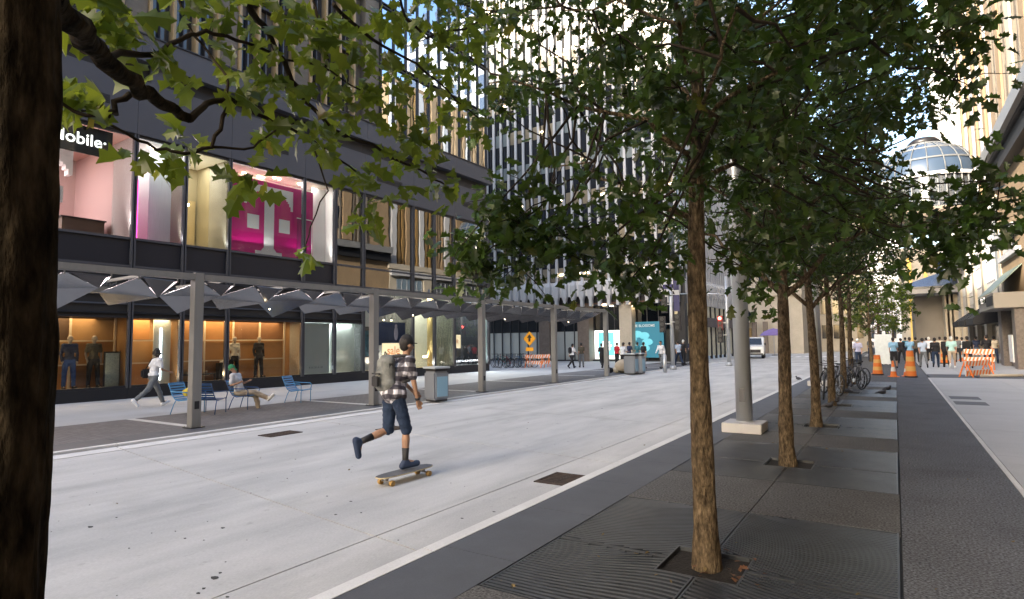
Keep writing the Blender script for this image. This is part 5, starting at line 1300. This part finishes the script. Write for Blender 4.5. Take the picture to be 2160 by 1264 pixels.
SIT = dict(lean=-16, hip=.47, lth=80, lkn=68, lft=0, rth=92, rkn=26, rout=-22, rft=40, lsa=6, lel=105, rsa=8, rel=100, rao=22, lao=20, nod=26, ground=0)
def cap_green(b, J, obj):
    h, u, f = J['head'], J['hu'], J['hf']; me = capsule_mesh([(h+u*.045, h+u*.055, .1, .093), (h+u*.04+f*.09, h+u*.03+f*.15, .03, .02)], .014, 1); me.materials.append(C_green); o = bpy.data.objects.new('cap', me); link(o, b)
f_ = Vector((-.0, -.16, 0)); f_.rotate(Euler((0, 0, R(-62))))
person('person', 'seated person in green cap, white tee and khaki trousers with one leg crossed', SIT, (g2.x+f_.x, g2.y+f_.y, .02), R(-62), C_white, C_khaki, white, skin_m, 'short', hair_d, 'short', 1., 1., .014, extra=cap_green)
# ---- bins
def bin_(label, p, rz=0., w_=.62, h=1.02):
    t = thing('litter_bin', label, 'bin', (p.x, p.y, .045), rz, 'litter bins on the far pavement'); bm1 = mat('bin_grey', (.20, .22, .25), .45, .3)
    o = MB().box(-w_/2, w_/2, -w_/2, w_/2, .05, h-.14).build('body', bm1, t, bevel=.05); MB().box(-w_/2+.04, w_/2-.04, -w_/2+.04, w_/2-.04, h-.14, h-.06).build('opening', blackm, t)
    MB().box(-w_/2-.03, w_/2+.03, -w_/2-.03, w_/2+.03, h-.06, h).build('lid', mat('bin_lid', (.42, .46, .50), .4), t, bevel=.02)
    MB().box(w_/2+.001, w_/2+.012, -.2, .2, .15, h-.3).build('side_panel', mat('bin_blue', (.22, .38, .50), .4), t); MB().box(-w_/2+.05, w_/2-.05, -w_/2+.05, w_/2-.05, 0, .05).build('foot', blackm, t); return t
bin_('grey litter bin with pale rounded lid behind the skateboarder', gnd(921, 849), R(-12), .56, 1.05); b2 = gnd(1332, 791); bin_('left one of the two far grey litter bins past the last canopy post', b2, 0, .62, 1.1); b3 = gnd(1347, 790); bin_('right one of the two far grey litter bins past the last canopy post', b3, 0, .62, 1.1)
# ---- light poles
lpm = mat('pole_grey', (.40, .42, .44), .35, .5)
def light_pole(label, x, y):
    t = thing('street_light', label, 'street light', (x, y, 0), 0, 'thick grey light columns')
    MB().box(-.36, .01-.0045, -.36, .36, .02, .2).build('base_stone', palest, t, bevel=.01); MB().box(.0055, .36, -.36, .36, .02, .2).build('base_stone', palest, t, bevel=.01)
    MB().cyl((0, 0), .155, .201, 9.2, 28, .13).build('column', lpm, t); MB().cyl((0, 0), .168, .201, .225, 28).build('collar', lpm, t)
    MB().box(-.05, .05, -.162, -.150, .6, .85).build('access_panel', midmetal, t); MB().tube([(0, 0, 8.6), (-.8, 0, 8.9), (-1.6, 0, 8.95)], [.05, .04, .04], 8).build('arm', lpm, t); MB().obox((-1.8, 0, 8.95), (.5, .22, .1)).build('lamp_head', lpm, t, bevel=.02)
cb_ = gnd(1566, 915); light_pole('thick grey light column on a pale stone base between the first two trees', cb_.x, cb_.y+.25); light_pole('second grey light column between the slim trunks farther along', -2.53, 25.4)
# ---- traffic signal poles
def signal(label, p, arms, red, sign=False):
    t = thing('traffic_signal', label, 'traffic light', (p.x, p.y, 0), 0, 'traffic signals at the crossing'); H_ = 6.2
    MB().cyl((0, 0), .13, 0, H_, 14, .10).build('pole', lpm, t); MB().cyl((0, 0), .24, 0, .25, 14, .18).build('pole_base', lpm, t)
    for x, z, on in arms:
        o = MB().box(x-.17, x+.17, -.34, -.12, z, z+1.0).build('signal_head', blackm if not on else mat('dark_red_housing', (.12, .01, .01), .5), t)
        for q in range(3): MB().tube([(x, -.40, z+.17+.33*q), (x, -.35, z+.17+.33*q)], .11, 12).build('lens', mat('red_lamp', (1, .1, .1), .4, emit=((1, .08, .06), 5.)) if (on and q == 2) else mat('dark_lens', (.05, .05, .05), .3), t); MB().lathe((x, 0, 0), [(.01, 0), (.01, .01)], 4) if 0 else None
        MB().box(min(0, x), max(0, x), -.2, -.14, z+.5, z+.56).build('bracket', lpm, t)
    MB().box(-.45, .45, -.16, -.12, 5.0, 5.28).build('street_sign', mat('navy_sign', (.02, .02, .09), .5), t) if sign else None
    return t
s1 = gnd(1420, 780); signal('traffic signal pole with dark heads, navy banner sign, in front of the finned tower', s1, [(-.5, 2.3, 0), (-.35, 3.5, 0), (.45, 2.4, 0)], 0, True); o = thing('street_banner', 'small navy banner fixed high on the first traffic pole', 'banner', (s1.x+.12, s1.y, 0)); MB().box(.05, .42, -.03, .0, 3.6, 4.6).build('banner_sheet', mat('navy_sign', (.02, .02, .09)), o); MB().box(.0, .45, -.02, -.0, 4.62, 4.66).build('rod', lpm, o); MB().box(.05, .42, -.03, .0, 4.9, 5.6).build('banner_sheet', mat('navy_sign', (.02, .02, .09)), o)
MB().box(0, .45, -.02, 0, 5.62, 5.66).build('rod', lpm, o)
s2 = gnd(1538, 772); signal('traffic signal with glowing red lamp left of the thick light column', s2, [(-.42, 2.45, 1), (-.45, 1.6, 0)], 1); MB().tube([(s2.x, s2.y, 4.9), (s2.x-1.6, s2.y, 5.1), (s2.x-3.2, s2.y, 5.15)], [.07, .05, .045], 8).build('mast_arm', lpm, bpy.data.objects['traffic_signal.001'], loc=(-s2.x, -s2.y, 0))
s3 = gnd(1705, 775)
bo = gnd(1403, 786); bl_ = thing('bollard', 'short grey bollard on the kerb in front of the man in white', 'bollard', (bo.x, bo.y, 0)); MB().cyl((0, 0), .1, 0, .95, 12).build('post', lpm, bl_); MB().ball((0, 0, .95), .1, 10).build('cap', lpm, bl_)
# ---- yellow warning sign, road works barrier on the plaza
yw = gnd(1118, 778); t = thing('warning_sign', 'orange diamond roadworks sign by the bicycles in front of white blinds', 'sign', (yw.x, yw.y, 0)); oy = mat('sign_orange', (.85, .38, .02), .5)
MB().prism([(0, 1.55), (.5, 2.05), (0, 2.55), (-.5, 2.05)], -.02, .0, 'y').build('sign_plate', oy, t); MB().box(-.03, .03, .002, .04, 0, 1.7).build('sign_post', lpm, t)
MB().prism([(-.08, 1.85), (.08, 1.85), (.08, 2.1), (.2, 2.1), (0, 2.35), (-.2, 2.1), (-.08, 2.1)], -.03, -.022, 'y').build('arrow', blackm, t); MB().box(-.3, .3, -.025, .0, 1.2, 1.45).build('small_plate', oy, t)
for s in (-1, 1): MB().beam((0, 0, .5), (s*.4, .0, 0), .04, .03).build('leg', lpm, t)
wo_ = mat('barrier_white', (.7, .7, .68), .5); bor = mat('barrier_orange', (.80, .20, .03), .5)
def barricade(label, p, rz, w_=1.5, h=.95, group='orange and white barricades', rails=2):
    t = thing('barricade', label, 'barrier', (p.x, p.y, .02), rz, group)
    for s in (-1, 1):
        MB().beam((s*w_*.42, -.25, 0), (s*w_*.42, .02, h), .05, .04, (1, 0, 0)).build('leg', bor, t); MB().beam((s*w_*.42, .28, 0), (s*w_*.42, .02, h), .05, .04, (1, 0, 0)).build('leg', bor, t)
    for r_ in range(rails):
        z = h-.28-.42*r_; n_ = 8
        rl = MB().box(-w_/2, w_/2, -.06, -.035, z, z+.24).build('rail', wo_, t)
        for k in range(n_): x = -w_/2+w_*k/n_; MB().prism([(x, z+.004), (x+w_/n_*.5, z+.004), (x+w_/n_, z+.236), (x+w_/n_*.5, z+.236)], -.064, -.061, 'y').build('stripe', bor, rl)
    return t
for k, (px, py) in enumerate(((1128, 777), (1140, 776))): barricade(['striped barricade at the plaza bicycles, left of its twin', 'striped barricade at the plaza bicycles, right of its twin'][k], gnd(px, py), .2*k)
# ---- bicycles
def bicycle(label, p, rz, col, lean=0., group=None):
    t = thing('bicycle', label, 'bicycle', (p.x, p.y, .02), rz, group); fm = mat('bike_'+'%d' % int(sum(col)*997), col, .4, .2); t.rotation_euler = (0, lean, rz)
    for nm, y in (('wheel', -.52), ('wheel', .52)):
        rim = MB(); pts = [(0, y+.32*math.cos(2*PI*k/20), .34+.32*math.sin(2*PI*k/20)) for k in range(21)]; rim.tube(pts, .022, 6, cap=False)
        o = rim.build(nm, blackm, t); sp_ = MB()
        for k in range(8): sp_.tube([(0, y, .34), (0, y+.31*math.cos(PI*k/4), .34+.31*math.sin(PI*k/4))], .004, 3, cap=False)
        sp_.build('spokes', lpm, o)
    F_ = MB(); A_ = (0, -.52, .34); B_ = (0, -.08, .30); S_ = (0, -.20, .80); Hd = (0, .34, .78); Fk = (0, .52, .34)
    for a, b in ((A_, B_), (B_, S_), (A_, S_), (S_, Hd), (B_, (0, .36, .66)), (Hd, Fk), (Hd, (0, .33, .95))): F_.tube([a, b], .017, 6)
    F_.build('frame', fm, t); MB().tube([(-.25, .28, 1.0), (-.15, .36, .97), (.15, .36, .97), (.25, .28, 1.0)], .013, 6).build('handlebar', blackm, t)
    MB().obox((0, -.22, .90), (.12, .25, .05)).build('saddle', blackm, t, bevel=.02); MB().tube([(0, -.20, .80), (0, -.215, .88)], .012, 6).build('seat_post', lpm, t)
    MB().tube([(-.04, -.08, .30), (.04, -.08, .30)], .07, 10).build('crank', lpm, t)
cols = [(.02, .05, .12), (.02, .18, .16), (.3, .02, .03), (.05, .05, .05), (.25, .25, .28), (.02, .1, .25)]
for k in range(9):
    p = gnd(1048+8.2*k, 777-.1*k); bicycle('parked bicycle number' if 0 else ['navy bicycle at the near end of the plaza rack', 'teal green bicycle, second in the plaza rack', 'red bicycle, third in the plaza rack', 'black bicycle, fourth in the plaza rack', 'silver bicycle in the middle of the plaza rack', 'blue bicycle right of the silver one in the plaza rack', 'navy bicycle right of the rack middle on the plaza', 'teal green bicycle second from the rack end by the orange sign', 'red bicycle at the rack end by the orange sign'][k], p, 1.1+.25*(k % 3), cols[k % 6], .05*(k % 2), 'bicycles parked on the plaza')
for k, (x, y, rz) in enumerate(((-1.9, 20.0, .1), (-1.8, 21.3, .5), (-1.35, 24.2, .55), (-1.3, 25.0, .35), (-1.35, 26.0, .6), (-1.9, 23.5, .6))):
    bicycle(['black bicycle leaning at the fourth trunk, nearest of the tree row bikes', 'dark bicycle with its wheel behind the fifth trunk', 'black bicycle with both wheels showing right of the slim trunks', 'dark bicycle next behind the one showing both wheels', 'farthest dark bicycle right of the slim trunks', 'dark bicycle chained at the second grey light column'][k], Vector((x, y, 0)), rz, (.02, .02, .025), .1, 'bicycles under the trees')
# ---- cones, barrels, boards on the right
def cone(label, p, s=1.):
    t = thing('traffic_cone', label, 'traffic cone', (p.x, p.y, .02), .2, 'orange traffic cones'); t.scale = (s, s, s)
    MB().box(-.20, .20, -.20, .20, 0, .035).build('base', bor, t, bevel=.01); MB().lathe((0, 0, 0), [(.14, .036), (.105, .25)], 16).build('cone_body', bor, t)
    MB().lathe((0, 0, 0), [(.105, .25), (.075, .45)], 16).build('white_band', wo_, t); MB().lathe((0, 0, 0), [(.075, .45), (.03, .72), (.0, .725)], 16).build('cone_top', bor, t)
cone('orange traffic cone standing alone left of the orange barrel', gnd(1885, 796)); cone('orange cone leaning among the barrels at the left of the work zone', gnd(1850, 790), 1.05); cone('small far orange cone behind the man in the mint shirt', gnd(2028, 762)); cone('small orange cone at the foot of the tall orange barrel', gnd(1912, 795), .8)
def barrel(label, p, h=1.1):
    t = thing('traffic_barrel', label, 'traffic barrel', (p.x, p.y, .02), 0, 'orange traffic barrels')
    for k in range(5): MB().lathe((0, 0, 0), [(.21-.016*k, .06+h*.18*k), (.205-.016*k, .06+h*.18*(k+1)-.004)], 16).build('band', bor if k % 2 == 0 else mat('band_amber', (.75, .42, .12), .5), t)
    MB().cyl((0, 0), .25, 0, .06, 16).build('base', blackm, t); MB().cyl((0, 0), .13, .06+h*.9, .1+h*.9, 12).build('top', bor, t)
barrel('tall orange barrel with a board across it, in the middle of the work zone', gnd(1922, 797), 1.2); barrel('dark topped orange barrel at the left of the work zone', gnd(1852, 792), .95); barrel('far orange barrel among the walking people', gnd(1992, 768), 1.1)
br_ = gnd(2062, 795); barricade('wide lattice barricade in front of the person in black at the right', gnd(2068, 782), -.3, 1.3, 1.15, rails=2); barricade('low lattice barricade running towards the granite pier', br_, 1.1, 2.4, .75)
barricade('orange topped barricade at the legs of the backpacked walker', gnd(2062, 776), .2, 1.2, 1.0)
pp = gnd(2105, 796); pb = gnd(2145, 792); tag(MB().tube([(pp.x-.6, pp.y, .06), (pp.x+.9, pp.y+.4, .08)], .06, 8).build('pipe', creamm), 'pale pipe lying on the pavement beside the low barricade', 'pipe')
# folded fence lying: A-frame sign boards
sp_ = gnd(1866, 775); t = thing('sign_board', 'white standing information board among the people at the work zone', 'sign', (sp_.x, sp_.y, 0), .1); MB().box(-.45, .45, -.03, .03, .2, 2.0).build('board', mat('board_white', (.6, .66, .68), .5, noise=(6, .1)), t)
for x in (-.4, .4): MB().box(x-.03, x+.03, -.2, .2, 0, .199).build('leg', lpm, t)
# ---- people on the right
RP = [(1812, 776, C_lil, C_jean, 'grey haired man in lilac shirt and jeans near the bicycles', WALK2, hair_w, 1., skin_l, 0), (1869, 770, C_navy, C_jean, 'person in navy jacket half behind the blue shirted walker', STAND, hair_d, 1., skin_l, 0), (1887, 778, C_blue, C_black, 'walker in bright blue shirt with pale stripe behind the cone', STAND, hair_d, .55, skin_m, 0), (1903, 768, C_black, C_black, 'person in black right of the bright blue shirted walker', WALK, hair_d, 1., skin_m, 0),
      (1922, 774, C_blue, C_grey, 'person in blue tee behind the tall orange barrel', STAND2, hair_d, .55, skin_m, 0), (1934, 766, C_olive, C_black, 'person in dark olive top behind the orange barrel', STAND, hair_d, 1., skin_m, 0), (1949, 777, C_ltb, C_grey, 'striding walker in pale blue shirt and patterned trousers', WALK, hair_d, 1., skin_m, 0), (1962, 766, C_white, C_black, 'small figure in white hat between the walkers', STAND, hair_w, 1., skin_l, 0),
      (1975, 777, C_black, C_jean, 'walker in black top with jeans left of the gap', WALK2, hair_d, 1., skin_m, 0), (1998, 776, C_black, C_black, 'slim dark figure just left of the mint shirted man', STAND, hair_d, 1., skin_m, 0), (2010, 778, C_mint, C_khaki, 'white haired man in mint shirt and khaki shorts', WALK2, hair_w, .55, skin_l, 1), (2044, 778, C_black, C_black, 'walker all in black with a round dark backpack', WALK, hair_d, 1., skin_m, 2),
      (2085, 775, C_black, C_navy, 'broad person in black jacket behind the barricade', STAND2, hair_d, 1., skin_l, 1), (1838, 762, C_grey, C_navy, 'small grey figure beside the white board', STAND, hair_d, 1., skin_m, 0), (1800, 764, C_white, C_grey, 'small far figure in white left of the lilac shirted man', STAND, hair_d, 1., skin_m, 0), (1857, 762, C_red, C_black, 'small far figure in red top between the cones and trees', STAND, hair_d, 1., skin_m, 0), (1912, 760, C_teal, C_jean, 'far figure in teal behind the tall orange barrel', STAND2, hair_d, 1., skin_m, 0), (1957, 761, C_ltb, C_khaki, 'far figure in pale blue with khaki trousers in the middle of the crowd', WALK2, hair_d, 1., skin_m, 0),
      (2022, 765, C_grey, C_black, 'far figure in grey right of the mint shirted man', STAND, hair_d, 1., skin_m, 0), (2032, 762, C_white, C_jean, 'far figure in white by the small red cone', WALK, hair_d, 1., skin_m, 0), (2062, 764, C_navy, C_grey, 'far figure in navy behind the black clad walkers', STAND, hair_d, 1., skin_l, 0), (2100, 768, C_cream, C_jean, 'figure in cream top close to the granite pier', STAND, hair_d, 1., skin_m, 0),
      (1985, 763, C_cream, C_khaki, 'small pale figure beside the far orange barrel', STAND, hair_d, 1., skin_m, 0)]
for px, py, tp_, lg_, lab, ps_, hm, ll, sk_, fl in RP:
    p = gnd(px, py); q = abs(p.y)*.0; person('person', lab, ps_, (p.x, p.y, .02), R(-3)+(px % 7)*.04, tp_, lg_, C_black if sk_ is skin_m else white, sk_, 'short', hm, 'long' if fl == 2 or tp_ is C_black else 'short', ll, 1.04 if fl else 1., .03, str(id(ps_))+'%.2f%d' % (ll, fl > 0), 'people walking by the work zone', extra=pack_on(C_black) if fl == 2 or 'backpack' in lab else None)
# ---- people on the left and far
LP_ = [(1207, 779, C_white, C_black, 'person in white shirt with dark backpack walking across the plaza', WALK, 1., hair_d, 2), (1227, 777, C_olive, C_grey, 'dark figure in long grey skirt right of the backpacked walker', STAND, 1., hair_d, 0), (1270, 779, C_black, C_black, 'small dark crouching figure beside the last canopy post', WALK2, 1., hair_d, 0), (1302, 777, C_red, C_black, 'person in red top right of the last canopy post', STAND, 1., hair_d, 0), (1315, 781, C_white, C_black, 'person in white tee by the pushchair and bags', STAND2, 1., hair_d, 0),
       (1328, 774, C_navy, C_black, 'dark capped person behind the far litter bins', STAND2, 1., hair_d, 0), (1345, 774, C_teal, C_grey, 'broad person in teal shirt behind the far litter bins', STAND, .55, hair_d, 0), (1358, 779, C_black, C_khaki, 'person in black tee right of the far litter bins', STAND, .55, hair_d, 0), (1396, 780, C_white, C_grey, 'man in white long sleeved shirt walking towards the camera', WALK, 1., hair_d, 1), (1432, 774, C_ltb, C_jean, 'person in pale blue tee beside the first traffic pole', WALK, 1., hair_d, 0),
       (1442, 772, C_black, C_black, 'dark clothed person right behind the pale blue tee', STAND, 1., hair_w, 0), (1458, 770, C_navy, C_black, 'person in navy jacket left of the nearest trunk', STAND, 1., hair_d, 0)]
for px, py, tp_, lg_, lab, ps_, ll, hm, fl in LP_:
    p = gnd(px, py); hh = .93 if px < 1370 else 1.0
    person('person', lab, ps_, (p.x, p.y, .045 if p.x < -12 else .0), R(170) if fl == 1 else R(60)*((px//3) % 2)-R(20), tp_, lg_, C_black, skin_m, 'short', hm, 'long' if fl == 1 else 'short', ll, hh, .03, str(id(ps_))+'%.2f%.2f%d' % (ll, hh, fl == 1), 'people on the plaza', extra=pack_on(C_black) if fl == 2 else None)
pr = gnd(1318, 789); t = thing('bag_pile', 'heap of dark and pale bags on the pavement by the far bins', 'bags', (pr.x, pr.y, .045))
for k, (x, y, s, m_) in enumerate(((-.9, 0, .2, C_black), (-.5, .1, .22, C_cream), (-.1, 0, .25, C_olive), (.35, .1, .22, C_black), (.0, .1, .5, C_khaki), (.7, 0, .18, C_black))): MB().ball((x, y, s*.75), s, 10, 1.3, .8, .8).build('bag', m_, t)
# ---- umbrella, van, pigeons
um = gnd(1634, 750); t = thing('cafe_umbrella', 'lilac cafe umbrella in front of the cream stone building', 'umbrella', (um.x, um.y, 0)); MB().lathe((0, 0, 2.2), [(1.5, 0), (1.0, .45), (.4, .7), (0, .8)], 8).build('canopy', cloth('lilac2', (.18, .13, .32)), t); MB().cyl((0, 0), .04, 0, 2.9, 8).build('pole', lpm, t); MB().cyl((0, 0), .3, 0, .08, 12).build('base', blackm, t)
vn = gnd(1588, 757); t = thing('parked_van', 'white van with dark windscreen beyond the thick light column', 'van', (vn.x, vn.y, 0), R(8)); vp = mat('van_white', (.65, .68, .72), .25)
MB().prism([(-.0, .35), (4.6, .35), (4.6, 1.95), (1.6, 2.0), (.9, 1.3), (.05, 1.1)], -.95, .95, 'x').build('body', vp, t, bevel=.05)
MB().add([(-.82, .86, 1.24), (.82, .86, 1.24), (.74, 1.50, 1.86), (-.74, 1.50, 1.86), (-.82, .84, 1.28), (.82, .84, 1.28), (.74, 1.48, 1.90), (-.74, 1.48, 1.90)], BOXF).build('windscreen', dark_glass, t)
MB().box(-.7, .7, -.03, .02, .55, .85).build('grille', blackm, t); MB().box(-.9, .9, -.05, .02, .36, .5).build('bumper', darkmetal, t)
for s in (-1, 1):
    MB().box(s*.68-.14, s*.68+.14, -.035, .02, .86, 1.05).build('headlight', mat('headlight', (.8, .8, .8), .1), t)
    MB().box(s*.955-.004, s*.955+.004, 1.7, 4.3, 1.3, 1.85).build('side_window', dark_glass, t); MB().obox((s*1.08, 1.1, 1.35), (.16, .1, .25)).build('wing_mirror', blackm, t, bevel=.02)
    for y in (.9, 3.8): MB().tube([(s*.72, y, .34), (s*.97, y, .34)], .34, 18).build('wheel', blackm, t)
birdm = mat('pigeon_grey', (.035, .036, .045), .6)
def pigeon(label, p, rz):
    t = MB(); t.ball((0, 0, .13), .065, 10, 1, 1.8, .95); t.ball((0, .10, .20), .034, 8); t.tube([(0, .06, .15), (0, .10, .20)], [.045, .03], 8); t.tube([(0, -.08, .13), (0, -.2, .10)], [.04, .015], 6); t.tube([(0, .13, .20), (0, .155, .195)], [.008, .003], 5)
    for s in (-1, 1): t.tube([(s*.02, .0, .08), (s*.02, .01, .0)], .005, 4); t.ball((s*.05, -.02, .135), .05, 8, .4, 1.7, .8)
    me = t.mesh('b'); o = bpy.data.objects.new('tmpb', me); link(o); rm = o.modifiers.new('r', 'REMESH'); rm.mode = 'VOXEL'; rm.voxel_size = .008; rm.use_smooth_shade = True
    dg = bpy.context.evaluated_depsgraph_get(); m2 = bpy.data.meshes.new_from_object(o.evaluated_get(dg)); bpy.data.objects.remove(o); m2.materials.clear(); m2.materials.append(birdm)
    b = bpy.data.objects.new('pigeon', m2); link(b); b.location = (p.x, p.y, .02); b.rotation_euler = (0, 0, rz); tag(b, label, 'pigeon', 'pigeons under the trees'); return b
pigeon('dark pigeon on the right edge of the grates, nearest the open pavement', gnd(1861, 838), -1.2); pigeon('dark pigeon just above the grate edge, behind the first one', gnd(1873, 829), -.8)
for k, (px, py) in enumerate(((1795, 822), (1786, 834), (1780, 828), (1764, 856), (1748, 868))): pigeon(['pigeon by the last trunk, farthest of the flock', 'pigeon left of the grate by the fifth trunk', 'pigeon hopping beside the fifth trunk', 'pigeon at the foot of the fourth trunk', 'pigeon on the grate in front of the fourth trunk'][k], gnd(px, py), k*1.3)
pigeon('lone pigeon on the road left of the third trunk', gnd(1684, 806), .9)
# fallen leaves at the nearest trunk
lf = bpy.data.meshes.new('leaf'); v, f = LEAFV[0]; lf.from_pydata(v, [], f); lf.materials.append(mat('fallen_leaf', (.12, .05, .02), .8)); rl_ = random.Random(9)
tl = MB()
for k in range(26):
    x, y = T1P.x+rl_.uniform(-.1, .5), T1P.y+rl_.uniform(-.3, .4); M_ = Matrix.Translation((x, y, .03-.02*(k % 2))) @ Euler((rl_.uniform(-.3, .3), rl_.uniform(-.3, .3), rl_.uniform(0, 6))).to_matrix().to_4x4() @ Matrix.Scale(rl_.uniform(.05, .09), 4)
    tl.add([M_ @ Vector(a) for a in v], f)
tag(tl.build('fallen_leaves', mat('fallen_leaf', (.12, .05, .02)), fix=False), 'brown fallen leaves in the soil square round the nearest trunk', 'fallen leaves', kind='stuff')
tl = MB(); rl2 = random.Random(31)
for k in range(46):
    if k < 30: x, y = rl2.uniform(-2.6, 1.0), rl2.uniform(2.6, 13)
    else: x, y = rl2.uniform(-11, -3.6), rl2.uniform(2, 12)
    z_ = .030 if x > -3.4 else .012
    M_ = Matrix.Translation((x, y, z_)) @ Euler((rl2.uniform(-.25, .25), rl2.uniform(-.25, .25), rl2.uniform(0, 6))).to_matrix().to_4x4() @ Matrix.Scale(rl2.uniform(.025, .055), 4)
    v_, f__ = LEAFV[k % 7]; tl.add([M_ @ Vector(a) for a in v_], f__)
tag(tl.build('leaf_litter', mat('dry_leaf', (.14, .10, .04), .8), fix=False), 'sparse dry leaves scattered over the pavement and road', 'leaf litter', kind='stuff')
print('OBJECTS', len(bpy.data.objects), 'TRIS', sum(len(o.data.polygons) for o in bpy.data.objects if o.type == 'MESH'))
